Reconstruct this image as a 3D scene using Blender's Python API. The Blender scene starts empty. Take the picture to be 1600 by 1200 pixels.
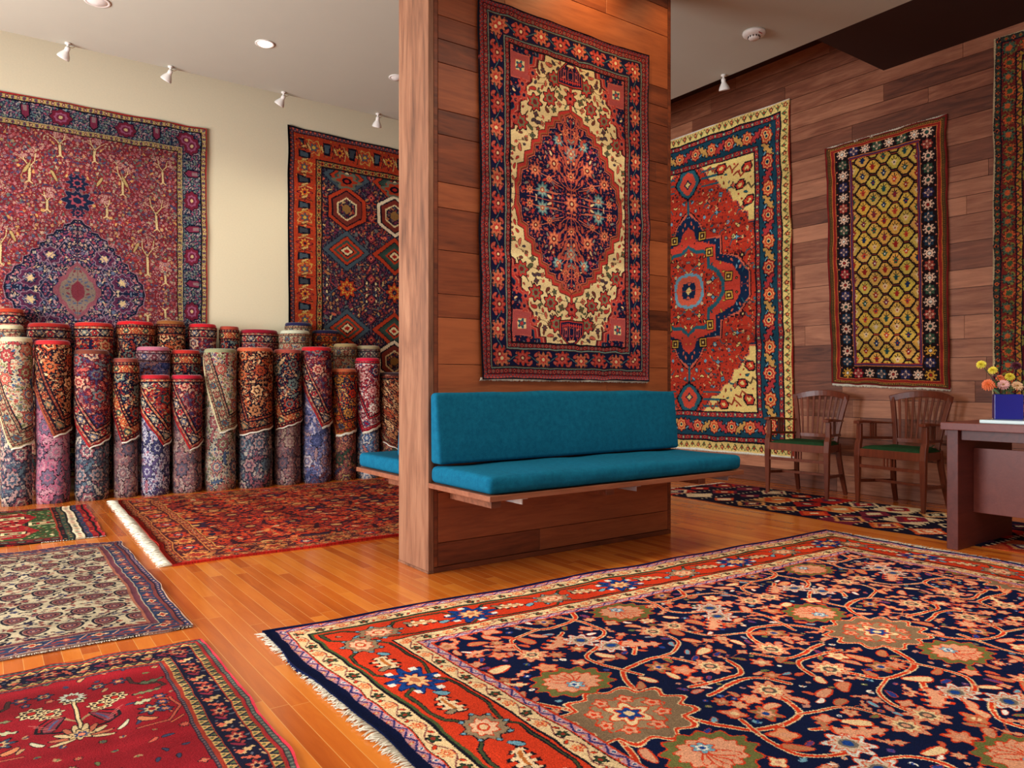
import bpy, math, random
import numpy as np
from mathutils import Vector, Matrix

# ------------------------------------------------------------------ camera, world, lights
sc = bpy.context.scene
COL = sc.collection
PI = math.pi
FPX, HOR = 1165.0, 599.0
YAW = math.atan2(828.0, 1165.0)             # room Y axis lies this far left of the lens axis
CAMZ = 1.0
FW = (math.sin(YAW), math.cos(YAW)); RT = (math.cos(YAW), -math.sin(YAW))

cam_d = bpy.data.cameras.new('camera'); cam = bpy.data.objects.new('camera', cam_d); COL.objects.link(cam)
cam.location = (0, 0, CAMZ); cam.rotation_euler = (PI/2, 0, -YAW)
cam_d.sensor_width = 36.0; cam_d.lens = FPX/1600*36.0; cam_d.shift_y = -(600-HOR)/1600; cam_d.clip_start = 0.02
sc.camera = cam

sc.view_settings.view_transform = 'Standard'; sc.view_settings.look = 'None'
sc.view_settings.gamma = 1.0; sc.view_settings.use_curve_mapping = False
sc.view_settings.exposure = 0.0

w = bpy.data.worlds.new('daylight'); sc.world = w; w.use_nodes = True
bgn = w.node_tree.nodes['Background']; bgn.inputs[0].default_value = (0.75, 0.85, 1.0, 1); bgn.inputs[1].default_value = 1.0

def area(name, loc, rot, sx, sy, power, col, spread=PI):
    l = bpy.data.lights.new(name, 'AREA'); l.shape = 'RECTANGLE'; l.size = sx; l.size_y = sy
    l.energy = power; l.color = col; l.spread = spread
    o = bpy.data.objects.new(name, l); COL.objects.link(o); o.location = loc; o.rotation_euler = rot
    return o
# daylight in the shop windows: a glazed side wall on the left and the shop front behind the camera
area('window_daylight', (-2.95, 4.7, 1.55), (0, -PI/2, 0), 2.2, 3.4, 420, (0.93, 0.96, 1.0))
area('window_daylight', (-2.95, 1.2, 1.55), (0, -PI/2, 0), 2.2, 3.0, 14, (0.93, 0.96, 1.0))
area('shopfront_daylight', (1.6, -2.95, 1.8), (PI/2, 0, 0), 5.5, 2.6, 8, (1.0, 0.93, 0.84))
area('added_ceiling_fill', (2.9, 1.75, 3.70), (0, 0, 0), 3.4, .8, 52, (1.0, 0.90, 0.76), 2.4)  # added soft fill from above for the front area, without any fitting

def spot(name, loc, tgt, power, col, size=80, blend=0.8, rad=0.03):
    l = bpy.data.lights.new(name, 'SPOT'); l.energy = power; l.color = col; l.spot_size = math.radians(size)
    l.spot_blend = blend; l.shadow_soft_size = rad
    o = bpy.data.objects.new(name, l); COL.objects.link(o); o.location = loc
    d = Vector(tgt)-Vector(loc); o.rotation_euler = d.to_track_quat('-Z', 'Y').to_euler()
    return o
# ------------------------------------------------------------------ projection helpers (pixel of the photo -> point in the room)
def ground(px, py, z=0.0):
    D = FPX*(CAMZ-z)/(py-HOR); la = (px-800)/FPX*D
    return (FW[0]*D+RT[0]*la, FW[1]*D+RT[1]*la)
def ray(px):
    la = (px-800)/FPX
    return FW[0]+RT[0]*la, FW[1]+RT[1]*la
def on_y(px, py, Y):
    dx, dy = ray(px); D = Y/dy
    return dx*D, CAMZ+(HOR-py)/FPX*D, D
def on_x(px, py, X):
    dx, dy = ray(px); D = X/dx
    return dy*D, CAMZ+(HOR-py)/FPX*D, D

# ------------------------------------------------------------------ a knot-by-knot rug weaver
class Cv:
    def __init__(s, w, h, res, ground):
        s.w, s.h, s.r = w, h, res
        s.W, s.H = max(2, int(round(w*res))), max(2, int(round(h*res)))
        s.a = np.empty((s.H, s.W, 3), np.float32); s.a[:] = ground
        s.wrap = False
    def _win(s, x0, x1, y0, y1):
        i0 = max(0, int(math.floor(x0*s.r))); i1 = min(s.W, int(math.ceil(x1*s.r))+1)
        j0 = max(0, int(math.floor(y0*s.r))); j1 = min(s.H, int(math.ceil(y1*s.r))+1)
        if i1 <= i0 or j1 <= j0: return None
        X = ((np.arange(i0, i1)+.5)/s.r)[None, :]; Y = ((np.arange(j0, j1)+.5)/s.r)[:, None]
        return s.a[j0:j1, i0:i1], X, Y
    def _each(s, x0, x1, y0, y1):
        offs = (0,) if not s.wrap else (-s.w, 0, s.w)
        for o in offs:
            q = s._win(x0+o, x1+o, y0, y1)
            if q is not None: yield q[0], q[1]-o, q[2]
    def rect(s, x0, x1, y0, y1, c):
        for A, X, Y in s._each(x0, x1, y0, y1):
            A[((X >= x0) & (X < x1) & (Y >= y0) & (Y < y1))] = c
    def poly(s, pts, c, q=0):
        xs = [p[0] for p in pts]; ys = [p[1] for p in pts]
        for A, X, Y in s._each(min(xs), max(xs), min(ys), max(ys)):
            if q: X = (np.floor(X/q)+.5)*q; Y = (np.floor(Y/q)+.5)*q
            m = np.zeros(A.shape[:2], bool); n = len(pts)
            for k in range(n):
                xa, ya = pts[k]; xb, yb = pts[(k+1) % n]
                if ya == yb: continue
                m ^= ((Y > ya) != (Y > yb)) & (X < (xb-xa)*(Y-ya)/(yb-ya)+xa)
            A[m] = c
    def line(s, pts, wd, c, out=None, ow=0):
        if out is not None: s.line(pts, wd+2*ow, out)
        h = wd/2
        for k in range(len(pts)-1):
            xa, ya = pts[k]; xb, yb = pts[k+1]
            for A, X, Y in s._each(min(xa, xb)-h, max(xa, xb)+h, min(ya, yb)-h, max(ya, yb)+h):
                dx, dy = xb-xa, yb-ya; L = dx*dx+dy*dy+1e-9
                t = np.clip(((X-xa)*dx+(Y-ya)*dy)/L, 0, 1)
                A[((X-xa-t*dx)**2+(Y-ya-t*dy)**2) < h*h] = c
    def flower(s, x, y, r, n, amp, layers, rot=0, sq=0, ax=1.0):
        R = r*(1+amp)*max(1, ax)
        for A, X, Y in s._each(x-R, x+R, y-R, y+R):
            U = (X-x)/ax; V = (Y-y)
            th = np.arctan2(V, U)+rot
            rad = np.sqrt(U*U+V*V) if not sq else (np.abs(U)+np.abs(V))*.5*sq+np.maximum(np.abs(U), np.abs(V))*(1-.5*sq)
            lob = 1+amp*np.cos(n*th)
            for f, c in layers:
                g = lob if f > .42 else 1.0
                A[rad < r*f*g] = c
    def leaf(s, x, y, L, wd, ang, c, out=None, bend=0.0, mid=None, ser=0):
        ca, sa = math.cos(ang), math.sin(ang); R = L
        for A, X, Y in s._each(x-R, x+R, y-R, y+R):
            U = ((X-x)*ca+(Y-y)*sa)/L; V = (-(X-x)*sa+(Y-y)*ca)/wd
            V = V-bend*(U*U-.25)
            pr = np.sqrt(np.clip(1-(2*U)**2, 0, 1))*(1-.45*U)*.5
            if ser: pr = pr*(1+.35*np.sign(np.sin(U*ser*2*PI)))
            inr = (np.abs(U) < .5)
            if out is not None:
                A[inr & (np.abs(V) < pr)] = out
                A[(np.abs(U) < .43) & (np.abs(V) < pr*.72)] = c
            else: A[inr & (np.abs(V) < pr)] = c
            if mid is not None: A[(np.abs(U) < .3) & (np.abs(V) < .08)] = mid
    def at(s, x, y):
        return s.a[min(s.H-1, max(0, int(y*s.r))), min(s.W-1, max(0, int(x*s.r)))]
    def free(s, x, y, r, g):
        for dx, dy in ((0, 0), (r, 0), (-r, 0), (0, r), (0, -r)):
            if not (0 < x+dx < s.w and 0 < y+dy < s.h): return False
            if np.abs(s.at(x+dx, y+dy)-np.array(g, np.float32)).max() > 1.5: return False
        return True
    def mirx(s):
        k = s.W//2; s.a[:, s.W-k:] = s.a[:, :k][:, ::-1]
    def miry(s):
        k = s.H//2; s.a[s.H-k:] = s.a[:k][::-1]

def dense(cv, box, pitch, g, cols, seed, out=None, stem=None, kinds='lbdf', k=(1, .72, .5), rmin=.26, rmax=.44):
    for i, f in enumerate(k): vscatter(cv, box, pitch*f, g, cols, random.Random(seed+i), out if f > .6 else None, stem if i == 0 else None, kinds if f > .6 else 'ld', rmin, rmax)

def vscatter(cv, box, pitch, g, cols, rng, out=None, stem=None, kinds='flbs', rmin=.22, rmax=.42, tries=1):
    """small florals strewn over every knot of ground colour g"""
    x0, x1, y0, y1 = box; ny = int((y1-y0)/(pitch*.87))+1; nx = int((x1-x0)/pitch)+1
    prev = None
    for j in range(ny):
        for i in range(nx):
            x = x0+(i+.5*(j % 2)+rng.uniform(-.28, .28))*pitch; y = y0+(j+rng.uniform(-.28, .28))*pitch*.87
            r = pitch*rng.uniform(rmin, rmax); c = rng.choice(cols); c2 = rng.choice(cols)
            if not cv.free(x, y, r*.7, g): prev = None; continue
            k = rng.choice(kinds)
            if stem is not None and prev is not None and math.hypot(x-prev[0], y-prev[1]) < pitch*1.8:
                mx, my = (x+prev[0])/2+rng.uniform(-.2, .2)*pitch, (y+prev[1])/2+rng.uniform(-.3, .3)*pitch
                cv.line([prev, (mx, my), (x, y)], max(.0022, pitch*.05), stem)
            if k == 'f':
                cv.flower(x, y, r, rng.choice((4, 5, 6, 8)), .22, [(1, out or c2), (.8, c), (.35, c2)], rng.uniform(0, 3))
            elif k == 'l':
                cv.leaf(x, y, r*2.6, r*1.3, rng.uniform(0, 2*PI), c, out, rng.uniform(-1, 1))
            elif k == 'b':
                a = rng.uniform(0, 2*PI)
                for q in (-.7, 0, .7): cv.leaf(x+math.cos(a+q)*r*.6, y+math.sin(a+q)*r*.6, r*1.1, r*.6, a+q, c if q else c2, None)
            elif k == 's':
                a = rng.uniform(0, PI); cv.leaf(x, y, r*3.2, r*.9, a, c, out, rng.choice((-2, 2)), None, 3)
            elif k == 'd':
                cv.flower(x, y, r*.6, 4, .05, [(1, c), (.4, c2)])
            prev = (x, y)

def border(cv, d0, d1, tile, period=None, dx=0.0):
    """wrap a woven tile round all four sides between insets d0 and d1; dx: extra inset on the short ends"""
    X = ((np.arange(cv.W)+.5)/cv.r)[None, :].repeat(cv.H, 0); Y = ((np.arange(cv.H)+.5)/cv.r)[:, None].repeat(cv.W, 1)
    ex = np.minimum(X, cv.w-X)-dx; ey = np.minimum(Y, cv.h-Y)
    d = np.minimum(ex, ey); m = (d >= d0) & (d < d1)
    t = np.clip((d-d0)/(d1-d0), 0, .9999); horiz = ey < ex
    if not isinstance(tile, Cv): cv.a[m] = tile; return
    P = period or tile.w
    Lh, Lv = cv.w-2*dx-2*d0, cv.h-2*d0
    ph, pv = Lh/max(1, round(Lh/P)), Lv/max(1, round(Lv/P))
    s = np.where(horiz, (X-cv.w/2)/ph, (Y-cv.h/2)/pv)+.5
    s = s-np.floor(s)
    ii = np.clip((s*tile.W).astype(int), 0, tile.W-1); jj = np.clip((t*tile.H).astype(int), 0, tile.H-1)
    cv.a[m] = tile.a[jj[m], ii[m]]

def tile_vine(P, W, res, g, vine, fl, fl2, leafc, out=None, edge=None, n=8, amp=.2, vw=.05, rr=.40, lv=1):
    t = Cv(P, W, res, g); t.wrap = True
    pts = [(P*k/24, W*(.5+.27*math.sin(2*PI*k/24))) for k in range(25)]
    t.line(pts, W*vw, vine)
    for cx, s_, ly in ((.25, 1, fl), (.75, -1, fl2)):
        x = P*cx
        if lv:
            for sg in (-1, 1):
                t.leaf(x+sg*P*.16, W*(.5-s_*.24), W*.42, W*.2, sg*.7*s_, leafc, out, sg*s_*.8)
                t.leaf(x+sg*P*.13, W*(.5+s_*.33), W*.24, W*.13, -sg*.5*s_, leafc, None)
        t.flower(x, W*(.5+.04*s_), W*rr, n, amp, ly)
    if edge is not None:
        t.rect(0, P, 0, W*.045, edge); t.rect(0, P, W*.955, W, edge)
    return t
def tile_row(P, W, res, g, cols, edge=None, n=4, r=.32, amp=.15, sq=0):
    t = Cv(P, W, res, g); t.wrap = True; k = len(cols)
    for i, ly in enumerate(cols): t.flower(P*(i+.5)/k, W*.5, W*r, n, amp, ly, sq=sq)
    if edge is not None: t.rect(0, P, 0, W*.12, edge); t.rect(0, P, W*.88, W, edge)
    return t
def tile_zig(P, W, res, c1, c2, c3=None, edge=None):
    t = Cv(P, W, res, c1); t.wrap = True
    t.poly([(0, 0), (P*.5, W), (P, 0)], c2)
    if c3 is not None:
        t.poly([(P*.22, 0), (P*.5, W*.6), (P*.78, 0)], c3); t.flower(0, W*.66, W*.17, 4, .1, [(1, c3)])
    if edge is not None: t.rect(0, P, 0, W*.1, edge); t.rect(0, P, W*.9, W, edge)
    return t

def finish(cv, seed=0, wob=1.6, noise=.075, abr=.07, axis=0):
    """hand-woven wobble, knot-to-knot variation of the dyed wool and dye-lot bands"""
    r = np.random.RandomState(seed); H, W = cv.H, cv.W
    def smooth(n0, n1):
        g = r.randn(n0, n1).astype(np.float32)
        yi = np.linspace(0, n0-1.001, H); xi = np.linspace(0, n1-1.001, W)
        y0 = yi.astype(int); x0 = xi.astype(int); fy = (yi-y0)[:, None]; fx = (xi-x0)[None, :]
        return (g[y0][:, x0]*(1-fy)*(1-fx)+g[y0+1][:, x0]*fy*(1-fx)+g[y0][:, x0+1]*(1-fy)*fx+g[y0+1][:, x0+1]*fy*fx)
    dx = smooth(max(4, H//26), max(4, W//26))*wob; dy = smooth(max(4, H//26), max(4, W//26))*wob
    yy, xx = np.mgrid[0:H, 0:W]
    a = cv.a[np.clip((yy+dy+r.uniform(-.6, .6, (H, W))).astype(int), 0, H-1), np.clip((xx+dx+r.uniform(-.6, .6, (H, W))).astype(int), 0, W-1)]
    a = a*(1+noise*r.randn(H, W, 1))*(1+.05*smooth(6, 6)[..., None])
    st = np.interp(np.arange(H if axis == 0 else W), np.linspace(0, (H if axis == 0 else W), 40), 1+abr*r.randn(40))
    a = a*(st[:, None, None] if axis == 0 else st[None, :, None])
    cv.a = np.clip(a, 0, 255)
    return cv

def to_image(name, cv):
    im = bpy.data.images.new(name, cv.W, cv.H, alpha=False)
    buf = np.ones((cv.H, cv.W, 4), np.float32); buf[..., :3] = cv.a/255.0
    im.pixels.foreach_set(buf.ravel()); im.update(); im.pack()
    return im
# ------------------------------------------------------------------ the woven designs
NAVY=(20,24,52); INK=(22,20,30); RED=(168,40,32); BRICK=(150,52,38); SALM=(206,98,72); IVO=(226,204,150); CRM=(232,214,176)
TEAL=(40,88,104); SKY=(112,160,176); GRN=(62,84,52); OLV=(108,104,52); GOLD=(206,160,62); ROSE=(168,82,84); RUST=(186,84,46); BRN=(70,42,30); WHT=(236,228,210)
PEACH=(222,160,120)

def rug_lozenge():                                  # pillar: ivory lozenge with a dark floral medallion
    w, h, res = 1.31, 2.105, 560; rng = random.Random(3)
    NV=(24,26,58); DR=(120,36,40); RD=(182,58,52)
    cv = Cv(w, h, res, NV); cx, cy = w/2, h/2
    K = [(0,.845),(.19,.845),(.195,.80),(.235,.80),(.24,.755),(.285,.74),(.285,.665),(.325,.63),(.325,.555),(.365,.53),(.37,.475),(.405,.45),(.41,.37),(.455,.35),(.46,0)]
    def quad(pts, c, gx=0, gy=0):
        cv.poly([(cx-(x+(gx if x else 0)), cy-(y+(gy if y else 0))) for x, y in pts]+[(cx, cy)], c)
    for g, c in ((.05, TEAL), (.044, RD), (.026, (196,120,100)), (.018, DR), (.006, INK), (0, IVO)): quad(K, c, g, g*.3)
    SALM = (184,88,74)
    M = [(0,.60),(.03,.575),(.06,.565),(.065,.53),(.115,.52),(.12,.485),(.165,.475),(.17,.42),(.215,.41),(.22,.35),(.265,.335),(.27,.27),(.315,.25),(.32,.18),(.365,.16),(.37,.07),(.385,.05),(.385,0)]
    M = [(a, b_*.885) for a, b_ in M]
    for g, c in ((.034, BRN), (.030, RD), (.016, (150,96,60)), (.010, DR), (.004, (204,120,90)), (0, NV)): quad(M, c, g, g)
    # medallion: stems, blossoms
    fl = [(1, SALM), (.72, (224,138,96)), (.4, DR), (.2, IVO)]; fb = [(1, (86,128,136)), (.7, (150,176,160)), (.4, SALM), (.2, IVO)]
    cv.line([(cx, cy), (cx, cy-.50)], .007, SALM); cv.line([(cx, cy), (cx-.33, cy)], .006, SALM)
    for bx, by, ly, r in ((.0,.0,fl,.062),(.13,.22,fl,.056),(.27,.16,fl,.046),(.22,.05,fb,.05),(.10,.36,fb,.042),(.0,.30,fb,.055),(.04,.42,fl,.035),(.0,.165,fl,.04),(.31,.04,fl,.034),(.17,.12,fl,.032)):
        cv.line([(cx-bx*.35, cy-by*.55-.02), (cx-bx, cy-by)], .006, (200,110,84)); cv.flower(cx-bx, cy-by, r*.78, 8, .22, ly)
    for k in range(7):
        y = .08+k*.06
        for q in (.045, .09):
            cv.line([(cx, cy-y), (cx-q*.6, cy-y-.02), (cx-q, cy-y-.05)], .005, (196,96,70)); cv.leaf(cx-q, cy-y-.06, .045, .022, 1.3, SALM, BRICK)
    vscatter(cv, (cx-.40, cx, cy-.52, cy), .036, NV, [SALM,(214,120,84),RD,(178,84,70),(120,140,130),IVO,(150,70,110)], rng, BRICK, (168,84,66), 'llbfd', .24, .42); dense(cv, (cx-.40, cx, cy-.52, cy), .026, NV, [(176,84,64),(150,60,60),(110,70,100)], 11, None, None, 'ld', (1,), .16, .3)
    # ivory ground: dark branches with blossoms
    for bx, by in ((.27,.55),(.29,.30),(.12,.72),(.37,.42),(.16,.60)):
        if np.abs(cv.at(cx-bx, cy-by)-np.array(IVO)).max() > 2: continue
        cv.line([(cx-bx+.05, cy-by-.07), (cx-bx, cy-by), (cx-bx-.03, cy-by+.06)], .007, BRN)
        cv.flower(cx-bx, cy-by, .048, 7, .2, [(1, INK), (.85, RD), (.55, (110,120,90)), (.3, DR)])
    vscatter(cv, (cx-.46, cx, cy-.85, cy), .052, IVO, [RD,(110,60,50),(90,100,70),(196,100,80),(72,60,70)], rng, BRN, BRN, 'lfbl', .24, .40); dense(cv, (cx-.46, cx, cy-.85, cy), .040, IVO, [RD,(110,60,50),(90,100,70),(72,60,70)], 12, BRN, BRN, 'lbl', (1,))
    # vase pendant
    vx, vy = cx, cy-.765
    cv.line([(vx, cy-.55), (vx, cy-.72)], .02, DR); cv.line([(vx, cy-.55), (vx, cy-.72)], .012, RD)
    cv.flower(vx, cy-.63, .042, 6, .2, [(1, INK), (.85, RD), (.5, SALM), (.25, INK)])
    for g, c in ((.014, BRN), (.008, RD), (0, NV)): cv.poly([(vx-.085-g, vy+.055+g), (vx-.085-g, vy-.012), (vx-.055-g, vy-.04), (vx-.02, vy-.075-g), (vx+.02, vy-.075-g), (vx+.055, vy-.04), (vx+.12, vy+.055+g)], c)
    for k in range(6): cv.line([(vx-.07+k*.018, vy-.03), (vx-.07+k*.018, vy+.045)], .005, SALM); cv.flower(vx-.07+k*.018, vy+.035, .008, 4, .1, [(1, RD)])
    # navy corners with rosy square
    qx, qy = cx-.375, cy-.735
    for g, c in ((.075, (196,96,84)), (.068, (172,80,78)), (.035, SALM), (.030, IVO)):
        cv.poly([(qx-g, qy-g), (qx+g, qy-g*.9), (qx+g, qy+g), (qx-g*.9, qy+g)], c, .008)
    cv.flower(qx, qy, .024, 5, .3, [(1, TEAL), (.5, RD)])
    for dx_, dy_ in ((.09,.02),(.02,.10),(-.03,.20),(.03,.16),(-.04,.30)):
        cv.flower(qx+dx_, qy+dy_, .03, 7, .2, [(1, RD), (.7, SALM), (.35, NV)])
    vscatter(cv, (.2, cx, .2, cy), .038, NV, [SALM,RD,(196,96,84),(110,110,120),IVO,(160,70,90)], rng, BRICK, (130,60,60), 'flbl', .26, .44); dense(cv, (.2, cx, .2, cy), .026, NV, [(176,84,64),RD,(100,100,110)], 13, None, None, 'ld', (1,), .18, .32)
    cv.mirx(); cv.miry()
    b = tile_vine(.30, .125, 700, NV, (86,120,120), [(1, BRN), (.9, RD), (.6, SALM), (.4, DR), (.2, IVO)], [(1, BRN), (.88, (196,110,80)), (.5, RD), (.25, IVO)], SALM, RD, BRN, 8, .22, .04, .40)
    g1 = tile_row(.06, .03, 800, DR, [[(1, SALM), (.5, INK)], [(1, (100,100,90)), (.5, RD)]], INK)
    border(cv, 0, .008, INK); border(cv, .008, .03, tile_zig(.024, .022, 900, DR, (92,84,92), RD)); border(cv, .03, .062, g1)
    border(cv, .062, .068, (120,140,130)); border(cv, .068, .172, b); border(cv, .172, .178, (120,140,130)); border(cv, .178, .208, g1); border(cv, .208, .214, INK)
    return finish(cv, 1, 1.4)

def rug_mahal():                                    # the large navy floor rug
    PEACH=(216,152,116)
    w, h, res = 3.70, 2.76, 400; rng = random.Random(8)
    NV=(12,22,54); RD=(206,58,30); PK=(208,150,158); CR=(232,200,148); BL=(24,62,130)
    cv = Cv(w, h, res, NV); cx, cy = 2.0, 1.41
    def vine(pts, wd=.022):
        wd *= .68
        P = []
        for k in range(len(pts)-1):
            p0 = pts[max(0, k-1)]; p1 = pts[k]; p2 = pts[k+1]; p3 = pts[min(len(pts)-1, k+2)]
            for i in range(9):
                t = i/9; P.append(tuple(.5*((2*p1[q])+(-p0[q]+p2[q])*t+(2*p0[q]-5*p1[q]+4*p2[q]-p3[q])*t*t+(-p0[q]+3*p1[q]-3*p2[q]+p3[q])*t**3) for q in (0, 1)))
        P.append(pts[-1]); cv.line(P, wd, RD, CR, .0045)
        for k in range(4, len(P)-1, 9): cv.flower(P[k][0], P[k][1], wd*.7, 5, .2, [(1, CR), (.6, RD)])
    ros = [(1, RD), (.93, PEACH), (.66, RD), (.60, CR), (.36, (90,80,70)), (.2, PEACH)]
    wro = [(1, RD), (.92, (206,204,190)), (.70, (206,90,60)), (.6, (200,176,150)), (.4, (110,100,90)), (.25, BL)]
    def palm(x, y, r, ang):
        ca, sa = math.cos(ang), math.sin(ang)
        cv.flower(x, y, r, 13, .09, [(1, RD), (.95, (104,104,56)), (.70, RD), (.66, PEACH)], ang, ax=1.25)
        for k in range(5):
            a = ang+(k-2)*.5; cv.leaf(x+math.cos(a)*r*.3, y+math.sin(a)*r*.3, r*.75, r*.3, a, PEACH, RD)
        cv.flower(x-ca*r*.25, y-sa*r*.25, r*.28, 6, .2, [(1, RD), (.85, SKY), (.5, WHT), (.25, BL)])
    def medal(x, y, r):
        cv.flower(x, y, r*1.13, 12, .10, [(1, CR), (.965, RD), (.9, CR), (.88, (128,104,78)), (.60, RD), (.57, (150,124,92))], ax=1.25)
        for k in range(8):
            a = k*PI/4+.2; cv.flower(x+math.cos(a)*r*.62*1.2, y+math.sin(a)*r*.62, r*.17, 5, .2, [(1, RD), (.8, PEACH), (.35, RD)])
        cv.flower(x, y, r*.42, 6, .25, [(1, RD), (.9, CR), (.6, RD), (.5, BL), (.25, CR)])
    for mx, my in ((.66, 1.41), (1.98, 1.41), (3.3, 1.41), (1.32, .35), (2.64, .35), (1.32, 2.46), (2.64, 2.46)):
        for sx in (-1, 1):
            for sy in (-1, 1):
                vine([(mx+sx*.10, my+sy*.05), (mx+sx*.22, my+sy*.26), (mx+sx*.42, my+sy*.28), (mx+sx*.50, my+sy*.12)], .02)
                vine([(mx+sx*.24, my+sy*.20), (mx+sx*.20, my+sy*.42), (mx+sx*.34, my+sy*.50), (mx+sx*.42, my+sy*.42), (mx+sx*.36, my+sy*.36)], .016)
                vine([(mx+sx*.3, my+sy*.04), (mx+sx*.52, my+sy*.02), (mx+sx*.6, my+sy*.12)], .018)
                vine([(mx+sx*.42, my+sy*.28), (mx+sx*.58, my+sy*.34), (mx+sx*.62, my+sy*.50)], .012)
    for mx, my in ((.66, 1.41), (1.98, 1.41), (3.3, 1.41), (1.32, .35), (2.64, .35), (1.32, 2.46), (2.64, 2.46)):
        medal(mx, my, .155)
        for s_ in (-1, 1): palm(mx+.02, my+s_*.29, .115, s_*PI/2)
        for sx in (-1, 1):
            for sy in (-1, 1):
                cv.flower(mx+sx*.50, my+sy*.12, .062, 9, .18, ros); cv.flower(mx+sx*.36, my+sy*.47, .06, 8, .22, wro, ax=1.1)
                cv.flower(mx+sx*.60, my+sy*.50, .058, 8, .2, ros); cv.leaf(mx+sx*.2, my+sy*.62, .17, .07, sx*.6, PEACH, RD, .8, None, 4)
                cv.flower(mx+sx*.34, my+sy*.22, .045, 6, .25, [(1, RD), (.85, (150,110,70)), (.5, PEACH), (.25, BL)])
    vscatter(cv, (.45, w-.45, .45, h-.45), .105, NV, [PEACH, (222,150,104), PEACH, CR, (190,120,80), (214,136,98)], rng, RD, None, 'fllsf', .26, .40); vscatter(cv, (.45, w-.45, .45, h-.45), .085, NV, [(200,140,104), (176,120,84), (214,160,120)], rng, RD, (190,90,60), 'slf', .22, .36)
    vscatter(cv, (.45, w-.45, .45, h-.45), .058, NV, [PEACH, (190,130,110), (108,112,66), (96,60,110), SKY, (40,60,130), (200,90,60), WHT], rng, RD, None, 'lbdl', .24, .38)
    # border bands
    def gvine(W, P):
        t = Cv(P, W, 700, CR); t.wrap = True
        t.line([(P*k/16, W*(.5+.28*math.sin(2*PI*k/16))) for k in range(17)], W*.06, (120,60,60))
        t.flower(P*.25, W*.45, W*.30, 6, .2, [(1, RD), (.85, (236,170,110)), (.45, RD), (.25, CR)]); t.flower(P*.75, W*.55, W*.29, 5, .25, [(1, INK), (.75, (48,72,44)), (.4, BRICK)])
        t.leaf(P*.5, W*.3, W*.34, W*.2, .8, RD, INK); t.leaf(P*.98, W*.7, W*.34, W*.2, -.8, RD, INK)
        t.rect(0, P, 0, W*.04, INK); t.rect(0, P, W*.96, W, INK); return t
    def pinkg(W, P):
        t = Cv(P, W, 700, PK); t.wrap = True
        t.line([(0, W*.2), (P*.5, W*.8), (P, W*.2)], W*.16, (50,50,110)); t.flower(P*.5, W*.32, W*.2, 5, .2, [(1, RD), (.6, CR)]); t.flower(0, W*.66, W*.2, 4, .2, [(1, WHT), (.6, BL)])
        t.rect(0, P, 0, W*.1, RD); t.rect(0, P, W*.9, W, RD); return t
    P, W = .84, .215
    t = Cv(P, W, 620, RD); t.wrap = True; GRV = (64,72,44)
    t.line([(0, W*.1), (P*.13, W*.1), (P*.17, W*.3), (P*.33, W*.3), (P*.38, W*.08), (P*.5, W*.08), (P*.62, W*.1), (P*.67, W*.28), (P*.83, W*.28), (P*.87, W*.1), (P, W*.1)], W*.045, GRV, INK, .003)
    t.line([(0, W*.93), (P*.2, W*.93), (P*.25, W*.78), (P*.4, W*.93), (P*.7, W*.93), (P*.75, W*.78), (P*.9, W*.93), (P, W*.93)], W*.035, GRV, INK, .003)
    t.flower(P*.25, W*.5, W*.36, 9, .26, [(1, (10,20,60)), (.93, BL), (.62, (16,40,96)), (.5, RD), (.44, (240,190,130)), (.2, (200,120,80))], ax=1.3)
    for k in range(6):
        a = k*PI/3+.5; x, y = P*.25+math.cos(a)*W*.50, W*.5+math.sin(a)*W*.38; t.rect(x-.014, x+.014, y-.011, y+.011, WHT)
    t.flower(P*.75, W*.5, W*.31, 8, .14, [(1, INK), (.94, (150,126,96)), (.62, RD), (.56, (240,190,150)), (.3, RD), (.2, (240,200,150))], ax=1.3)
    for k in range(8):
        a = k*PI/4; t.flower(P*.75+math.cos(a)*W*.42, W*.5+math.sin(a)*W*.33, .011, 4, .1, [(1, INK), (.7, SKY)])
    for x in (0, P*.5):
        t.leaf(x-.012, W*.5, .15, .062, .12, (240,206,160), INK, .9, (190,110,50), 4); t.leaf(x+.075, W*.60, .06, .035, -.5, SKY, INK); t.leaf(x-.065, W*.33, .05, .03, .9, (150,130,100), INK)
    tex = t
    border(cv, 0, .03, (16,26,66), dx=0); border(cv, .03, .07, pinkg(.04, .075)); border(cv, .07, .138, gvine(.068, .17))
    border(cv, .138, .146, INK); border(cv, .146, .154, (70,84,48)); border(cv, .154, .372, tex); border(cv, .372, .378, INK)
    border(cv, .378, .442, gvine(.064, .17)); border(cv, .442, .482, pinkg(.04, .075)); border(cv, .482, .486, RD)
    cv.rect(0, .034, 0, h, (14,26,66)); cv.rect(w-.034, w, 0, h, (14,26,66))
    return finish(cv, 2, 2.0, .09, .05, 1)

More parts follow.
